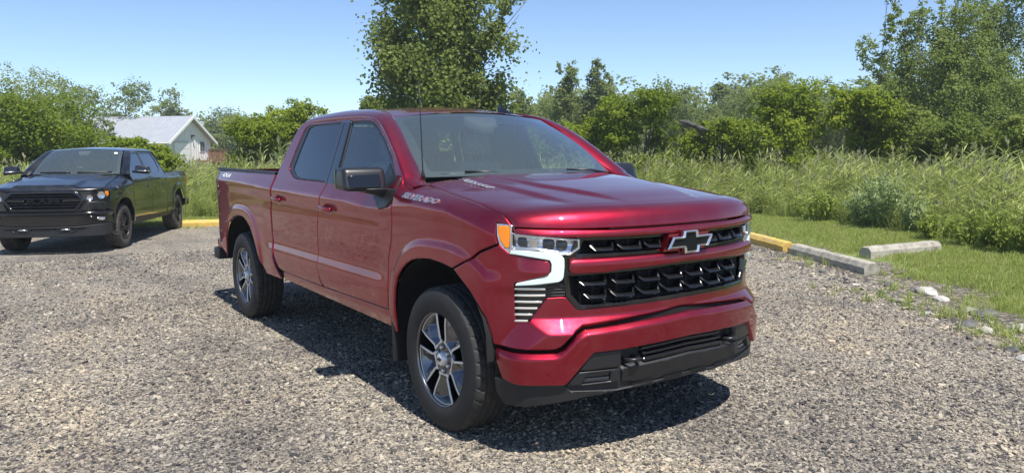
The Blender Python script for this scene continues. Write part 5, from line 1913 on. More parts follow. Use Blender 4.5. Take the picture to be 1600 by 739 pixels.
shed = thing('shed', 'grey roofed shed mostly hidden behind the bush at the left edge', 'shed', (0, 0, 0))
fs = frame_pts((-68.5, -3.2, -.18), (-.25, -.968), (.968, -.25))
mk('wall', *lbox(fs, 0, 8, -3, 3, 0, 3.9), 'siding_side', shed, smooth=False)
V = [fs(-.4, -3.4, 3.75), fs(8.4, -3.4, 3.75), fs(8.4, 0, 5.15), fs(-.4, 0, 5.15), fs(8.4, 3.4, 3.75), fs(-.4, 3.4, 3.75)]
V += [tuple(np.array(p) + [0, 0, .1]) for p in V]
mk('roof', V, [[0, 1, 2, 3], [3, 2, 4, 5], [9, 8, 7, 6], [11, 10, 8, 9], [0, 6, 7, 1], [5, 4, 10, 11], [0, 3, 9, 6], [3, 5, 11, 9]], 'barn_roof', shed, smooth=False)
# ------------------------------------------------------------------ plants
def leaf_mat(name, dark, mid, light, trans=.35, rough=.55):
    m = mat(name, mid, rough, 0)
    b = bsdf(m)
    at = nd(m, 'ShaderNodeAttribute', _attribute_name='tint')
    oi = m.node_tree.nodes.new('ShaderNodeObjectInfo')
    ad = nd(m, 'ShaderNodeMath', _operation='MULTIPLY_ADD', _use_clamp=True)
    ad.inputs[1].default_value = .34
    lk(m, oi.outputs['Random'], ad.inputs[0])
    s = nd(m, 'ShaderNodeMath', _operation='SUBTRACT')
    lk(m, at.outputs['Fac'], s.inputs[0])
    s.inputs[1].default_value = .17
    lk(m, s.outputs[0], ad.inputs[2])
    r = ramp(m, ad.outputs[0], [(.05, dark), (.5, mid), (.95, light)])
    lk(m, r.outputs[0], b.inputs['Base Color'])
    b.inputs['Specular IOR Level'].default_value = .2
    tr = nd(m, 'ShaderNodeBsdfTranslucent')
    lk(m, r.outputs[0], tr.inputs[0])
    mx = nd(m, 'ShaderNodeMixShader')
    mx.inputs[0].default_value = trans
    lk(m, b.outputs[0], mx.inputs[1])
    lk(m, tr.outputs[0], mx.inputs[2])
    lk(m, mx.outputs[0], m.node_tree.nodes['Material Output'].inputs[0])
    return m


leaf_mat('leaf_bush', (.100, .150, .010), (.205, .275, .018), (.33, .385, .036), .48)
leaf_mat('leaf_poplar', (.130, .185, .032), (.215, .280, .054), (.32, .375, .105), .52, .5)
leaf_mat('leaf_cotton', (.140, .185, .036), (.225, .280, .060), (.34, .38, .12), .52, .45)
leaf_mat('leaf_far', (.145, .190, .055), (.215, .265, .080), (.29, .34, .125), .48)  # greyed green, distance haze mixed into the leaf colour
leaf_mat('leaf_dark', (.100, .145, .022), (.165, .222, .036), (.26, .31, .062), .48)
leaf_mat('blade_tall', (.18, .235, .052), (.35, .415, .115), (.56, .59, .24), .44)
leaf_mat('blade_lawn', (.20, .27, .050), (.36, .44, .10), (.58, .57, .24), .46)
leaf_mat('blade_dry', (.26, .22, .10), (.42, .37, .19), (.58, .52, .30), .4)
leaf_mat('leaf_weed', (.22, .30, .10), (.34, .42, .19), (.48, .55, .32), .4)
leaf_mat('leaf_golden', (.14, .20, .03), (.26, .33, .055), (.40, .45, .10), .42)
leaf_mat('plume', (.24, .24, .12), (.36, .35, .19), (.48, .46, .28), .3)
rough_mat('bark', [(.06, .052, .042), (.13, .115, .095)], 5, .95, (.7, .03))
rough_mat('bark_pale', [(.16, .15, .13), (.30, .285, .25)], 4, .95, (.6, .02))
rough_mat('dead_wood', [(.03, .028, .026), (.09, .085, .08), (.19, .18, .17)], 3, .95, (.8, .04))


def leaves(C, Nn_, L, W, rg, droop=.25):
    """one kite-shaped leaf per centre: C (n,3), direction bias Nn_ (n,3), length and width arrays"""
    n = len(C)
    nn = Nn_ + rg.normal(0, .55, (n, 3))
    nn /= np.linalg.norm(nn, axis=1)[:, None]
    t = rg.normal(0, 1, (n, 3)) + [0, 0, -droop]
    t -= nn * np.sum(t * nn, 1)[:, None]
    t /= np.maximum(np.linalg.norm(t, axis=1)[:, None], 1e-6)
    b = np.cross(nn, t)
    L, W = L[:, None], W[:, None]
    fold = nn * W * .18
    V = np.stack([C - t * L * .5, C + b * W * .5 + fold + t * L * .05, C + t * L * .5, C - b * W * .5 + fold + t * L * .05], 1).reshape(-1, 3)
    F = np.arange(n * 4).reshape(-1, 4)
    return V, F


def crown_arrays(lobes, n, L, rg, clump=26, spread=.16, shell=.62, aspect=.72, stray=.02, nb=(.40, -.15, .55)):
    """leaves in clumps over the outer part of every lobe; returns V, F, tint"""
    vol = np.array([(l[3] * l[4] * l[5]) ** (2 / 3) for l in lobes])
    cnt = np.maximum((vol / vol.sum() * n / clump).astype(int), 2)
    Cs, Ns, Ts = [], [], []
    for l, k in zip(lobes, cnt):
        d = rg.normal(0, 1, (k, 3))
        d[:, 2] += .25
        d /= np.linalg.norm(d, axis=1)[:, None]
        rad = shell + (1.04 - shell) * rg.random(k) ** .6
        cc = np.array(l[:3]) + d * rad[:, None] * np.array(l[3:6])
        tint = .48 + .10 * rg.normal(0, 1, k) + .06 * rg.normal()
        sz = spread * np.cbrt(l[3] * l[4] * l[5]) * rg.uniform(.7, 1.4, k)
        m_ = np.maximum(rg.poisson(clump, k), 4)
        idx = np.repeat(np.arange(k), m_)
        off = rg.normal(0, 1, (len(idx), 3)) * sz[idx][:, None] * [1, 1, .72]
        far = rg.random(len(idx)) < stray
        off[far] *= 2.2
        Cs.append(cc[idx] + off)
        Ns.append(d[idx] * .6 + list(nb))
        Ts.append(tint[idx] + .13 * rg.normal(0, 1, len(idx)))
    C, N_, T_ = np.concatenate(Cs), np.concatenate(Ns), np.concatenate(Ts)
    Ls = L * rg.uniform(.65, 1.35, len(C))
    V, F = leaves(C, N_, Ls, Ls * aspect, rg)
    return V, F, np.clip(T_, 0, 1)


def limbs(base, tips, r0, rg, fork=.35):
    """tapered trunk with limbs reaching into the lobes"""
    parts = []
    base = np.array(base, float)
    top = np.array(tips).mean(0)
    hi = max(t[2] for t in tips)
    tr = [base, base * .7 + np.array([top[0], top[1], base[2] + (hi - base[2]) * .35]) * .3 + [0, 0, (hi - base[2]) * .12]]
    for q in (.45, .7, .92):
        tr.append(np.array([base[0] + (top[0] - base[0]) * q + rg.normal(0, .06), base[1] + (top[1] - base[1]) * q + rg.normal(0, .06), base[2] + (hi - base[2]) * q]))
    tr = sorted(tr, key=lambda p: p[2])
    parts.append(tube(tr, np.linspace(r0, r0 * .18, len(tr)), 7))
    for t in tips:
        t = np.array(t)
        z = base[2] + (t[2] - base[2]) * rg.uniform(fork, fork + .3)
        k = np.clip((z - base[2]) / (hi - base[2]), 0, 1)
        s = np.array([np.interp(z, [p[2] for p in tr], [p[j] for p in tr]) for j in range(3)])
        mid = (s + t) / 2 + rg.normal(0, .08, 3) + [0, 0, -.04]
        parts.append(tube([s, mid, t], [r0 * .42 * (1 - k * .6), r0 * .25 * (1 - k * .5), r0 * .06], 5))
    return join(*parts)


def plant(name, label, cat, group, x, y, lobes, n, L, leaf, bark, r0, seed, clump=26, spread=.16, shell=.62, HR=None, tips=None, **kw):
    rg = np.random.default_rng(seed)
    z = float(gz(x))
    if HR:
        kz_ = HR[0] / max(l[2] + l[5] * .92 for l in lobes)
        kr = HR[1] / max(math.hypot(l[0], l[1]) + l[3] * .92 for l in lobes)
        lobes = [(l[0] * kr, l[1] * kr, l[2] * kz_, l[3] * kr, l[4] * kr, l[5] * kz_) for l in lobes]
    o = thing(name, label, cat, (x, y, z), 0, group)
    V, F, T_ = crown_arrays(lobes, n, L, rg, clump, spread, shell, **kw)
    big('crown', V, F, leaf, o, tint=T_)
    tips = tips or [(l[0], l[1], l[2]) for l in lobes[::2]]
    V, F = limbs((0, 0, -.1), tips, r0, rg)
    mk('trunk', V, F, bark, o, smooth=True)
    return o


def bush_lobes(H, R, rg, n=16, low=.12):
    out = []
    for i in range(n):
        a = rg.uniform(0, 2 * math.pi)
        h = rg.uniform(low, .88) if i > 2 else rg.uniform(.7, .85)
        prof = math.sqrt(max(.02, 1 - ((h - .35) / .68) ** 2))
        rr = R * prof * math.sqrt(rg.uniform(.05, .75))
        s = R * rg.uniform(.30, .50)
        top = min(H * h, H - s * .62)
        out.append((rr * math.cos(a), rr * math.sin(a), max(top, s * .5), s, s, s * rg.uniform(.6, .85)))
    return out


def tall_lobes(H, R, rg, n=22, z0=.12, taper=.75):
    out = []
    for i in range(n):
        h = z0 + (1 - z0) * (i + rg.random()) / n
        prof = (1 - taper * max(0, (h - .45) / .55) ** 1.6) * (.75 + .25 * min(1, h / .3))
        a = rg.uniform(0, 2 * math.pi)
        rr = R * prof * math.sqrt(rg.uniform(.03, .8))
        s = R * prof * rg.uniform(.32, .52) + .08
        out.append((rr * math.cos(a), rr * math.sin(a), min(H * h, H - s * .5), s, s, s * rg.uniform(.9, 1.5)))
    return out


def cloud_lobes(H, R, rg, n=14, base=.35):
    out = []
    for i in range(n):
        a = rg.uniform(0, 2 * math.pi)
        h = rg.uniform(base, .9)
        prof = math.sqrt(max(.05, 1 - ((h - .6) / .45) ** 2))
        rr = R * prof * math.sqrt(rg.uniform(0, .65))
        s = R * rg.uniform(.28, .46)
        out.append((rr * math.cos(a), rr * math.sin(a), min(H * h, H - s * .7), s, s, s * .8))
    return out


GRP = {'bush': 'wild bushes along the field edge', 'back': 'trees in the far tree line', 'pop': 'young poplars at the right', 'low': 'low shrubs in front of the barn', 'twin': 'slender twin-topped trees'}
TREES = [
    ('back', -31.5, 31.0, 5.6, 2.6, 'hazy tree filling the gap behind the grey dead limb'), ('back', -30.2, 34.6, 5.7, 2.6, 'hazy tree left of the domed bush crown'),
    ('back', -27.4, 37.6, 5.9, 2.7, 'hazy tree straight behind the domed bush'), ('back', -25.0, 41.8, 6.2, 2.8, 'hazy tree right of the domed bush crown'),
    ('back', -35.6, 28.6, 5.4, 2.4, 'hazy tree between the slim pair and the rounded bush'),
    ('cott', -20.5, 11.1, 10.4, 3.15, 'tall loose cottonwood with gaps of sky rising above the red truck cab'),
    ('pop', -12.6, 25.6, 8.9, 1.0, 'thin sparse poplar at the left end of the right-hand stand'),
    ('pop', -12.2, 28.1, 7.5, 2.0, 'broad full poplar second from the left in the right-hand stand'),
    ('pop', -11.1, 29.8, 8.3, 2.1, 'poplar with a pale bare stem showing, middle of the right-hand stand'),
    ('pop', -10.2, 32.1, 10.4, 2.3, 'tallest poplar cut by the right and top edges of the view'),
    ('bush', -15.5, 15.9, 4.05, 1.7, 'yellow-green rounded bush right of the windscreen with a dark hollow inside'),
    ('bush', -10.7, 17.4, 3.75, 1.6, 'dense domed bush standing above the grass left of the poplars'),
    ('bush', -9.0, 18.4, 3.6, 1.3, 'bright-topped bush touching the left foot of the poplar stand'),
    ('bush', -8.0, 19.8, 2.9, 1.3, 'bush under the second poplar from the left'),
    ('bush', -6.3, 18.9, 2.5, 1.4, 'low rounded thicket under the middle of the poplar stand'),
    ('bush', -4.6, 18.0, 2.4, 1.5, 'low thicket at the right edge of the view behind the reeds'),
    ('bush', -17.0, 14.9, 2.9, 1.2, 'bush just right of the red truck far mirror'),
    ('bush', -13.2, 17.4, 2.75, 1.4, 'spreading bush carrying the grey dead limb'),
    ('bush', -19.4, 15.4, 2.8, 1.2, 'bush peeping over the red truck windscreen frame'),
    ('twin', -33.4, 27.3, 7.2, 1.25, 'slim grey-green tree, left one of the pair above the windscreen corner'),
    ('twin', -33.0, 29.4, 7.4, 1.15, 'slim grey-green tree, right one of the pair above the windscreen corner'),
    ('back', -40.0, 30.3, 5.7, 2.8, 'hazy tree left of the slim pair'), ('back', -36.9, 26.1, 5.6, 1.1, 'small far tree between cottonwood and roof fin'),
    ('back', -34.4, 32.4, 5.0, 2.6, 'hazy round tree behind the yellow-green rounded bush'), ('back', -37.0, 41.0, 5.6, 3.0, 'hazy tree right of the yellow-green rounded bush'),
    ('back', -37.3, 46.1, 7.0, 1.9, 'far tree poking up right of the dead limb'), ('back', -33.1, 44.3, 5.9, 3.0, 'hazy tree behind the left side of the domed bush'),
    ('back', -35.0, 50.4, 7.4, 2.6, 'dark far tree peeping over the domed bush'), ('back', -28.2, 45.3, 5.9, 2.4, 'hazy tree behind the gap between domed and bright bushes'),
    ('back', -22.2, 39.7, 5.0, 2.5, 'hazy tree left of the thin sparse poplar'), ('pop', -15.4, 36.6, 7.1, 2.9, 'poplar filling in behind the middle of the stand'),
    ('pop', -14.0, 39.4, 7.8, 3.5, 'rearmost broad poplar behind the pale bare stem'),
    ('bush', -29.5, -1.1, 4.1, 2.6, 'huge bright green bush behind the black truck cab'), ('bush', -32.3, -1.9, 3.1, 2.3, 'bush at the left edge below the shed roof'),
    ('bush', -27.2, 1.5, 2.35, 1.2, 'right shoulder bush of the big thicket covering the barn roof end'), ('low', -22.9, 1.9, 1.75, 1.15, 'low shrub right above the black truck bed'),
    ('low', -25.0, 1.8, 2.05, 1.2, 'low shrub below the barn gutter'),
    ('back', -58.2, .2, 7.6, 4.3, 'large pale round tree at the far left skyline'), ('back', -75.4, 8.9, 8.5, 3.6, 'tree rising behind the left end of the barn ridge'),
    ('back', -78.6, 13.8, 8.2, 2.8, 'rounded tree rising behind the middle of the barn ridge'), ('back', -88.4, 20.9, 6.9, 5.0, 'dark tree mass right of the barn gable'),
    ('back', -71.0, 4.3, 7.7, 3.1, 'tree in the skyline dip above the big bush'), ('back', -82.9, 22.8, 6.0, 3.8, 'tree between barn gable and roadside bush'),
    ('bush', -25.1, 5.4, 3.15, 1.5, 'bush right of the barn deck'), ('bush', -25.5, 7.3, 3.85, 1.5, 'taller bush touching the red truck cab outline'),
    ('back', -51.9, 19.6, 3.6, 2.5, 'far low tree in the sky gap behind the cab roof'), ('bush', -26.9, 11.8, 4.2, 1.4, 'bush at the left foot of the cottonwood'),
    ('back', -37.1, 15.9, 4.9, 1.0, 'small tree left of the cottonwood foot'), ('bush', -26.4, 16.7, 4.2, 1.8, 'bush at the right foot of the cottonwood'),
    ('bush', -27.9, 14.2, 4.3, 1.8, 'bush directly behind the cottonwood trunk'), ('bush', -23.2, 17.2, 3.0, 1.5, 'bush below the roof fin right of the cottonwood'),
]
for i, (k, x, y, H, R, lab) in enumerate(TREES):
    rg = np.random.default_rng(900 + i)
    D = math.hypot(x - 3.7, y + 3.1)
    if k == 'bush':
        lf = 'leaf_dark' if i in (13, 14, 15, 46, 48, 49) else 'leaf_bush'
        n = 14000 if R < 2 else 30000
        plant('bush', lab, 'bush', GRP[k], x, y, bush_lobes(H, R, rg, 20 if R < 2 else 34), n, .098, lf, 'bark', .07, i, 26, .18, .5, HR=(H, R))
    elif k == 'low':
        plant('shrub', lab, 'shrub', GRP[k], x, y, bush_lobes(H, R, rg, 14, .1), 6000, .12, 'leaf_bush', 'bark', .05, i, 24, .2, .5, HR=(H, R))
    elif k == 'pop':
        lb = tall_lobes(H, R, rg, 26 if R > 1.5 else 13, .08, .6)
        plant('poplar', lab, 'tree', GRP[k], x, y, lb, (24000 if R > 1.5 else 6000), .10, 'leaf_poplar', 'bark_pale' if i == 8 else 'bark', .05 if R > 1.5 else .03, i, 22 if R > 1.5 else 16, .17, .45, nb=(.62, -.35, .30), HR=(H, R))
    elif k == 'twin':
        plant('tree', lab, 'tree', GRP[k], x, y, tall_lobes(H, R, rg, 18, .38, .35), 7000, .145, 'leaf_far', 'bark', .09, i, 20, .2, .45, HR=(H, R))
    elif k == 'back':
        f = D / 60
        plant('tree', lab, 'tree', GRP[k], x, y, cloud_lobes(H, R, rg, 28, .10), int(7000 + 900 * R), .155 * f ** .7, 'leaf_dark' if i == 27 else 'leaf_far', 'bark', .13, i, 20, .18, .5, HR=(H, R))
    else:
        lb = [(a_, b_, c_, .62 * d_, .62 * d_, .55 * d_) for a_, b_, c_, d_, _e, _f in tall_lobes(H, R, rg, 64, .10, .25)]
        # ascending limbs carrying leaf clusters along their length
        tips = []
        for j in range(17):
            a = j * 2.4 + rg.uniform(-.3, .3)
            reach = R * rg.uniform(.55, 1.0)
            z0, z1 = rg.uniform(.8, 5.2), 0
            z1 = min(z0 + rg.uniform(1.6, 4.2), H - .4)
            p0 = np.array([0, 0, z0])
            p1 = np.array([reach * math.cos(a), reach * math.sin(a), z1])
            tips.append((p0, p1))
            for t in np.linspace(.30, 1.0, 7):
                p = p0 + (p1 - p0) * t + [0, 0, .35 * math.sin(t * 2)] + rg.normal(0, .10, 3)
                s = rg.uniform(.26, .48) * (1.1 - .3 * t)
                lb.append((p[0], p[1], p[2], s, s, s * .9))
        for z in np.linspace(1.4, H - .4, 18):
            s = rg.uniform(.35, .6)
            lb.append((rg.normal(0, .35), rg.normal(0, .35), z, s, s, s))
        o = plant('cottonwood', lab, 'tree', None, x, y, lb, 60000, .115, 'leaf_cotton', 'bark', .09, i, 14, .32, .10, aspect=.92, stray=.04, nb=(.62, -.30, .28), HR=(H, R), tips=[(0, 0, H - .4)])
        parts = [tube([p0, (p0 + p1) / 2 + [0, 0, .1], p1], [.032, .02, .007], 5) for p0, p1 in tips]
        mk('limbs', *join(*parts), 'bark', o)

# dead limb lying in the spreading bush
dead = thing('dead_tree', 'grey weathered broken dead limb slanting out of the bushes right of the windscreen', 'dead tree', (-13.35, 16.2, -.18))
rgd = np.random.default_rng(5)
a, b = np.array([-.26, -.38, 2.70]), np.array([.24, .36, 2.40])
rows = [a + (b - a) * t + rgd.normal(0, .018, 3) for t in np.linspace(0, 1, 9)]
mk('limb', *tube(rows, [.03, .08, .10, .07, .09, .08, .09, .06, .02], 8), 'dead_wood', dead, smooth=False)
mk('trunk', *tube([(.1, 1.5, 0), (.08, 1.0, 1.4), (0, .02, 2.55)], [.12, .09, .05], 8), 'dead_wood', dead, smooth=False)

# far woods as one mass below the skyline
rg = np.random.default_rng(77)
lobes = []
for i in range(420):
    az = math.radians(144.8) + rg.uniform(-1.05, .75)
    D = rg.uniform(92, 122)
    x, y = 3.7 + D * math.cos(az), -3.1 + D * math.sin(az)
    s = rg.uniform(2.2, 4.2)
    up = np.interp(az, [math.radians(120), math.radians(140), math.radians(150), math.radians(165)], [8.6, 8.6, 4.4, 3.6])
    lobes.append((x, y, rg.uniform(.05, 1) * up, s, s, s * .8))
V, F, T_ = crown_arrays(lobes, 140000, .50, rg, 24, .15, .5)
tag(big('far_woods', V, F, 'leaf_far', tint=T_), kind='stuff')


# ------------------------------------------------------------------ scattered grass and stones (geometry nodes on point clouds)
def hidden_set(name, objs):
    c = bpy.data.collections.new(name)
    for o in objs:
        for q in list(o.users_collection):
            q.objects.unlink(o)
        c.objects.link(o)
    return c


def scatter(name, P, rot, scl, coll, kind='stuff', extra=None):
    me = bpy.data.meshes.new(name)
    P = np.asarray(P, np.float32)
    me.vertices.add(len(P))
    me.vertices.foreach_set('co', P.ravel())
    a = me.attributes.new('rot', 'FLOAT_VECTOR', 'POINT')
    a.data.foreach_set('vector', np.asarray(rot, np.float32).ravel())
    a = me.attributes.new('scl', 'FLOAT_VECTOR', 'POINT')
    a.data.foreach_set('vector', np.asarray(scl, np.float32).ravel())
    o = bpy.data.objects.new(name, me)
    link(o)
    ng = bpy.data.node_groups.new(name, 'GeometryNodeTree')
    ng.interface.new_socket('Geometry', in_out='INPUT', socket_type='NodeSocketGeometry')
    ng.interface.new_socket('Geometry', in_out='OUTPUT', socket_type='NodeSocketGeometry')
    N = ng.nodes.new
    gi, go = N('NodeGroupInput'), N('NodeGroupOutput')
    ci = N('GeometryNodeCollectionInfo')
    ci.inputs['Collection'].default_value = coll
    ci.inputs['Separate Children'].default_value = True
    ci.inputs['Reset Children'].default_value = True
    iop = N('GeometryNodeInstanceOnPoints')
    iop.inputs['Pick Instance'].default_value = True
    ri = N('FunctionNodeRandomValue')
    ri.data_type = 'INT'
    ri.inputs['Min'].default_value = 0
    for s in ri.inputs:
        if s.name == 'Max' and s.type == 'INT':
            s.default_value = len(coll.objects) - 1
        if s.name == 'Min' and s.type == 'INT':
            s.default_value = 0
    na = []
    for k in ('rot', 'scl'):
        q = N('GeometryNodeInputNamedAttribute')
        q.data_type = 'FLOAT_VECTOR'
        q.inputs['Name'].default_value = k
        na.append(q)
    L = ng.links.new
    L(gi.outputs[0], iop.inputs['Points'])
    L(ci.outputs[0], iop.inputs['Instance'])
    L([s for s in ri.outputs if s.type == 'INT'][0], iop.inputs['Instance Index'])
    e2r = N('FunctionNodeEulerToRotation')
    L(na[0].outputs['Attribute'], e2r.inputs[0])
    L(e2r.outputs[0], iop.inputs['Rotation'])
    L(na[1].outputs['Attribute'], iop.inputs['Scale'])
    L(iop.outputs[0], go.inputs[0])
    md = o.modifiers.new('scatter', 'NODES')
    md.node_group = ng
    return tag(o, kind=kind)


def tuft(name, n, H, W, R, rg, m, lean=.35, plume=0., leaves_per=0):
    """a clump of curved tapering blades"""
    Vs, Fs, T_ = [], [], []
    k = 0
    for i in range(n):
        a, rr = rg.uniform(0, 2 * math.pi), R * math.sqrt(rg.random())
        b0 = np.array([rr * math.cos(a), rr * math.sin(a), 0])
        h = H * rg.uniform(.55, 1.05)
        w = W * rg.uniform(.7, 1.3)
        la = rg.uniform(0, 2 * math.pi)
        ld = np.array([math.cos(la), math.sin(la), 0])
        ln = h * lean * abs(rg.normal(0, 1))
        sd = np.array([-ld[1], ld[0], 0]) * rg.choice([-1, 1])
        sd = sd * math.cos(1.) + ld * math.sin(1.) * rg.uniform(-1, 1)
        t = np.clip(.5 + .2 * rg.normal(), 0, 1)
        for s in (0, .35, .7):
            c = b0 + ld * ln * s ** 2 + np.array([0, 0, h * s * (1 - .12 * s * min(1, ln / h))])
            ww = w * (1 - .55 * s)
            Vs += [c - sd * ww / 2, c + sd * ww / 2]
        Vs += [b0 + ld * ln + np.array([0, 0, h * (1 - .25 * min(1, ln / h))])]
        Fs += [[k, k + 1, k + 3, k + 2], [k + 2, k + 3, k + 5, k + 4], [k + 4, k + 5, k + 6, k + 6]]
        T_ += [t, t, t + .06]
        k += 7
    V, F = np.array(Vs), [f if f[2] != f[3] else f[:3] for f in Fs]
    me = bpy.data.meshes.new(name)
    me.from_pydata(V.tolist(), [], F)
    at = me.attributes.new('tint', 'FLOAT', 'FACE')
    at.data.foreach_set('value', np.array(T_, np.float32))
    setm(me, m)
    return bpy.data.objects.new(name, me)


def reed(name, H, rg, m, nl=8):
    """several leafy reed stems, some with a feathery plume"""
    Vs, Fs, T_, mi = [], [], [], []
    k = 0
    for s in range(7):
        b0 = np.array([rg.normal(0, .10), rg.normal(0, .10), 0])
        h = H * rg.uniform(.7, 1.05)
        ln = np.array([rg.normal(0, .06), rg.normal(0, .06), 0]) * h
        side = np.array([1, 0, 0]) if rg.random() < .5 else np.array([0, 1, 0])
        for q0, q1 in ((0, .5), (.5, 1)):
            for q in (q0, q1):
                c = b0 + ln * q * q + [0, 0, h * q]
                w = .010 * (1 - .6 * q)
                Vs += [c - side * w, c + side * w]
            Fs.append([k, k + 1, k + 3, k + 2])
            T_.append(.42)
            mi.append(0)
            k += 4
        for i in range(nl):
            q = rg.uniform(.18, .95)
            c = b0 + ln * q * q + [0, 0, h * q]
            a = rg.uniform(0, 2 * math.pi)
            d = np.array([math.cos(a), math.sin(a), 0])
            L = rg.uniform(.18, .34)
            up = rg.uniform(.5, 1.1)
            sd = np.array([-d[1], d[0], 0]) * .5 + [0, 0, .3]
            w = rg.uniform(.016, .030)
            p1 = c + d * L * .5 + [0, 0, up * L * .5]
            p2 = c + d * L + [0, 0, up * L * .86]
            Vs += [c, p1 - sd * w, p1 + sd * w, p2]
            Fs += [[k, k + 1, k + 3, k + 2]]
            T_.append(np.clip(.55 + .18 * rg.normal(), 0, 1))
            mi.append(0)
            k += 4
        if rg.random() < .10:
            c = b0 + ln + [0, 0, h]
            for i in range(7):
                a = rg.uniform(0, 2 * math.pi)
                d = np.array([math.cos(a), math.sin(a), 0])
                p = c + [0, 0, .02 * i]
                tip = p + d * .045 + [0, 0, .10]
                Vs += [p, p + d * .03 + [0, 0, .04], tip, p + [0, 0, .07]]
                Fs.append([k, k + 1, k + 2, k + 3])
                T_.append(.5)
                mi.append(1)
                k += 4
    me = bpy.data.meshes.new(name)
    me.from_pydata(np.array(Vs).tolist(), [], Fs)
    at = me.attributes.new('tint', 'FLOAT', 'FACE')
    at.data.foreach_set('value', np.array(T_, np.float32))
    setm(me, [m, 'plume'])
    me.polygons.foreach_set('material_index', np.array(mi, np.int32))
    return bpy.data.objects.new(name, me)


def sample_poly(poly, n, lo, hi, rg, wedge=True, dmax=None, pw=1.):
    """random points in a polygon within the box lo..hi"""
    out = []
    tot = 0
    while tot < n:
        p = rg.uniform(lo, hi, (n * 2, 2))
        p = p[inside(poly, p)]
        if wedge:
            d = p - [3.7, -3.1]
            az = (np.arctan2(d[:, 1], d[:, 0]) - math.radians(144.8) + math.pi) % (2 * math.pi) - math.pi
            p = p[np.abs(az) < math.radians(58)]
        out.append(p)
        tot += len(p)
    return np.concatenate(out)[:n]


rg = np.random.default_rng(11)
# tall field grass: the band next to the lawn dense, then thinning into the field
band = np.concatenate([TALL_EDGE[1:-1], offset_poly(TALL, 11)[1:14][::-1]])
tl = hidden_set('tall_grass_kinds', [tuft('tall_tuft', 44, 1.38, .014, .22, rg, 'blade_tall', .20) for _ in range(7)] + [reed('reed_clump', 1.62, rg, 'blade_tall') for _ in range(4)])
P = sample_poly(TALL, 21500, (-32, -22), (24, 30), rg)
e = bdist(TALL, P)[0]
keep = rg.random(len(P)) < np.where(e < 10, 1, .55)
P, e = P[keep], e[keep]
h = .50 + .50 * smooth01(e / 1.8) + .10 * rg.normal(0, 1, len(P))
h *= np.interp(P[:, 0], [-22, -14, -9, -6], [.84, .92, .92, .80])
scl = np.stack([np.ones(len(P)), np.ones(len(P)), np.clip(h, .3, 1.25)], 1) * rg.uniform(.85, 1.15, (len(P), 1))
rot = np.stack([rg.normal(0, .06, len(P)), rg.normal(0, .06, len(P)), rg.uniform(0, 6.28, len(P))], 1)
scatter('tall_grass', np.column_stack([P, gz(P[:, 0]) - .02]), rot, scl, tl)

# yellow-green and silvery forbs in front of the reeds
lawn_poly = np.concatenate([LOT_EDGE[2:-2], TALL_EDGE[2:-1][::-1]])
lw = hidden_set('lawn_kinds', [tuft('lawn_tuft', 20, .075, .006, .07, rg, 'blade_lawn', .5) for _ in range(5)] + [tuft('dry_tuft', 16, .06, .006, .08, rg, 'blade_dry', .8)])
P = sample_poly(lawn_poly, 40000, (-21, -10), (16, 15), rg)
P += rg.normal(0, .16, P.shape)
dl = bdist(LOT, P)[0]
inl = inside(LOT, P)
nz = np.sin(P[:, 0] * 2.1 + 1.3 * np.sin(P[:, 1] * 1.7)) * np.sin(P[:, 1] * 2.6 + P[:, 0] * .7)
keep = np.where(inl, rg.random(len(P)) < np.exp(-dl / .35) * np.clip(.1 + .6 * nz, 0, .6), rg.random(len(P)) < np.clip((dl - .30) / 1.1 + .55 * nz, .03, 1))
P, dl = P[keep], dl[keep]
s = rg.uniform(.6, 1.35, len(P)) * (1 + .5 * (rg.random(len(P)) < .06))
scatter('mown_grass', np.column_stack([P, gz(P[:, 0]) - .006]), np.stack([0 * s, 0 * s, rg.uniform(0, 6.28, len(P))], 1), np.stack([s, s, s], 1), lw)

# weeds pushing up through the gravel edge and beside the wheel stops
wk = hidden_set('weed_kinds', [tuft('weed_tuft', 16, .20, .012, .08, rg, 'blade_lawn', .7) for _ in range(4)])
C_ = [(-1.25, 6.45, .30, 26), (-1.0, 6.2, .25, 16), (-2.3, 6.35, .35, 24), (-.2, 4.9, .4, 26), (.35, 4.35, .45, 34), (.15, 4.55, .35, 20), (.75, 4.2, .4, 30), (1.0, 3.75, .35, 22), (-.9, 4.85, .35, 14), (-.55, 4.5, .3, 9), (1.3, 3.6, .4, 18), (-.7, 5.45, .4, 16), (-2.7, 6.6, .3, 10), (-5, 8.0, .3, 10), (-15.3, 1.2, .35, 22), (-15.6, .9, .25, 10), (-4.3, 6.6, .3, 4), (-3.2, 5.9, .3, 4)]
P = np.concatenate([rg.normal((x, y), s * .6, (n, 2)) for x, y, s, n in C_])
P = P[rg.random(len(P)) < .62]
s = rg.uniform(.25, .85, len(P))
scatter('weeds', np.column_stack([P, gz(P[:, 0]) - .005]), np.stack([0 * s, 0 * s, rg.uniform(0, 6.28, len(P))], 1), np.stack([s, s, s], 1), wk)


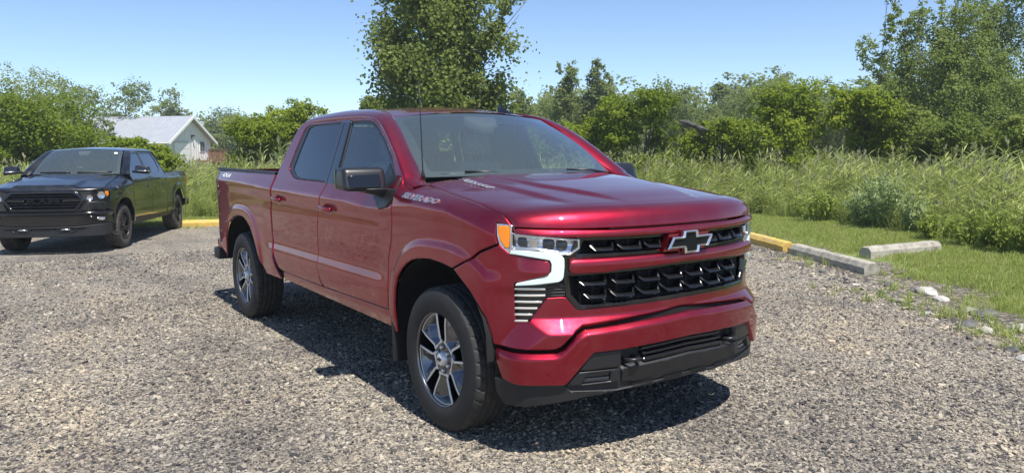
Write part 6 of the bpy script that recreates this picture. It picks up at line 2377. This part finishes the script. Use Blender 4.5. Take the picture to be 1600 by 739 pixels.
def forb(label, x, y, H, R, n, leaf, seed, group):
    """a leafy field weed with many upright stems"""
    rg = np.random.default_rng(seed)
    o = thing('field_weed', label, 'weed', (x, y, float(gz(x))), 0, group)
    stems, Cc, Nn2 = [], [], []
    for i in range(n):
        a = rg.uniform(0, 2 * math.pi)
        r1 = R * math.sqrt(rg.random())
        h = H * (1 - .45 * (r1 / R) ** 2) * rg.uniform(.75, 1.05)
        p0 = np.array([r1 * .35 * math.cos(a), r1 * .35 * math.sin(a), 0])
        p2 = np.array([r1 * math.cos(a), r1 * math.sin(a), h])
        pm = (p0 + p2) / 2 + [0, 0, .08 * H]
        stems.append(tube([p0, pm, p2], [.008, .006, .002], 4, cap=False))
        for t in np.linspace(.15, 1, int(22 * H / .9)):
            c = (1 - t) ** 2 * p0 + 2 * t * (1 - t) * pm + t * t * p2
            for _ in range(2):
                d = rg.normal(0, 1, 3)
                d[2] = abs(d[2]) * .6
                d /= np.linalg.norm(d)
                Cc.append(c + d * .05)
                Nn2.append(d * .4 + [0, 0, .7])
    Cc, Nn2 = np.array(Cc), np.array(Nn2)
    L = rg.uniform(.08, .16, len(Cc))
    V, F = leaves(Cc, Nn2, L, L * .26, rg, -.9)
    big('foliage', V, F, leaf, o, tint=np.clip(.5 + .18 * rg.normal(0, 1, len(F)), 0, 1))
    mk('stems', *join(*stems), 'leaf_weed', o)
    return o


gF = 'leafy weeds in front of the reeds'
forb('silvery green bushy weed at the foot of the reeds above the askew wheel stop', -4.4, 11.6, 1.12, .62, 30, 'leaf_weed', 1, gF)
forb('silvery weed leaning left of the larger silvery one', -4.95, 11.85, .95, .4, 15, 'leaf_weed', 2, gF)
forb('small silvery weed right of the larger silvery one', -3.7, 11.3, .8, .35, 12, 'leaf_weed', 3, gF)
forb('yellow-green leafy weed low at the right end of the reed edge', -1.95, 9.95, .62, .5, 26, 'leaf_golden', 4, gF)
forb('yellow-green weed at the right edge of the view by the reeds', -1.25, 9.6, .72, .5, 26, 'leaf_golden', 5, gF)
forb('small yellow-green weed between silvery weeds and right edge', -2.8, 10.45, .5, .4, 20, 'leaf_golden', 6, gF)
forb('yellow-green weed at the lawn rim left of the silvery weeds', -6.3, 12.25, .75, .6, 26, 'leaf_golden', 7, gF)

# gravel: angular stones of mixed limestone and slag
m = mat('gravel_stone', (.3, .28, .25), .92)
oi = m.node_tree.nodes.new('ShaderNodeObjectInfo')
r = ramp(m, oi.outputs['Random'], cols)
n = noise(m, 60, 4)
mr = ramp(m, n.outputs[0], [(.3, (.72, .72, .72)), (.7, (1.1, 1.08, 1.05))])
mm_ = nd(m, 'ShaderNodeMix', _data_type='RGBA', _blend_type='MULTIPLY')
mm_.inputs['Factor'].default_value = 1
lk(m, r.outputs[0], mm_.inputs['A'])
lk(m, mr.outputs[0], mm_.inputs['B'])
geo = m.node_tree.nodes.new('ShaderNodeNewGeometry')
m3 = nd(m, 'ShaderNodeMix', _data_type='RGBA', _blend_type='MULTIPLY')
m3.inputs['Factor'].default_value = 1
lk(m, mm_.outputs['Result'], m3.inputs['A'])
lk(m, lot_wear(m, geo.outputs['Position']), m3.inputs['B'])
lk(m, m3.outputs['Result'], bsdf(m).inputs['Base Color'])
st = []
for i in range(8):
    V, F = rock_vf(1, 300 + i, .6, 1)
    me = bpy.data.meshes.new('stone')
    me.from_pydata(V.tolist(), [], F)
    setm(me, 'gravel_stone')
    st.append(bpy.data.objects.new('stone', me))
stc = hidden_set('stone_kinds', st)
inner = offset_poly(LOT, -.12)
Ps = []
for d0, d1, dens in ((2.6, 6.0, 4800), (6.0, 9.5, 2600), (9.5, 15, 800)):
    ar = math.radians(84) / 2 * (d1 ** 2 - d0 ** 2)
    n = int(ar * dens)
    az = math.radians(144.8) + rg.uniform(-1, 1, n) * math.radians(42)
    dd_ = np.sqrt(rg.uniform(d0 ** 2, d1 ** 2, n))
    p = np.stack([3.68 + dd_ * np.cos(az), -3.08 + dd_ * np.sin(az)], 1)
    Ps.append(p[inside(inner, p)])
P = np.concatenate(Ps)
s = np.clip(.0063 * np.exp(rg.normal(0, .47, len(P))), .003, .026)
dist = np.hypot(P[:, 0] - 3.68, P[:, 1] + 3.08)
s *= np.interp(dist, [3, 9, 14], [1, 1.15, 1.5])
sc3 = np.stack([s * rg.uniform(.9, 1.5, len(P)), s, s * rg.uniform(.6, 1.0, len(P))], 1)
rot = np.stack([rg.normal(0, .35, len(P)), rg.normal(0, .35, len(P)), rg.uniform(0, 6.28, len(P))], 1)
scatter('gravel', np.column_stack([P, gz(P[:, 0]) + s * .15]), rot, sc3, stc)
# coarser rubble along the lawn edge
q = resample(np.vstack([LOT_EDGE[9:18]]), .02)
q = q[(q[:, 0] > -6) & (q[:, 0] < 2.2) & (q[:, 1] > 2.5)]
q = q[rg.integers(0, len(q), 1500)] + rg.normal(0, .26, (1500, 2)) + [-.12, -.2]
s = np.clip(.020 * np.exp(rg.normal(0, .4, len(q))), .009, .06)
scatter('edge_rubble', np.column_stack([q, gz(q[:, 0]) + s * .1]), np.stack([rg.normal(0, .3, len(q)), rg.normal(0, .3, len(q)), rg.uniform(0, 6.28, len(q))], 1), np.stack([s * 1.3, s, s * .7], 1), stc)

# ------------------------------------------------------------------ summer haze in the air over the whole place
m = bpy.data.materials.new('haze_air')
m.use_nodes = True
nt = m.node_tree
nt.nodes.remove(nt.nodes['Principled BSDF'])
pv = nt.nodes.new('ShaderNodeVolumePrincipled')
pv.inputs['Color'].default_value = (.92, .95, 1, 1)
pv.inputs['Density'].default_value = .0011
pv.inputs['Anisotropy'].default_value = .3
nt.links.new(pv.outputs[0], nt.nodes['Material Output'].inputs['Volume'])
MATS['haze_air'] = m
V, F = box(-400, 400, -400, 400, -1.5, 13)
tag(mk('haze', V, F, 'haze_air', smooth=False), kind='stuff')
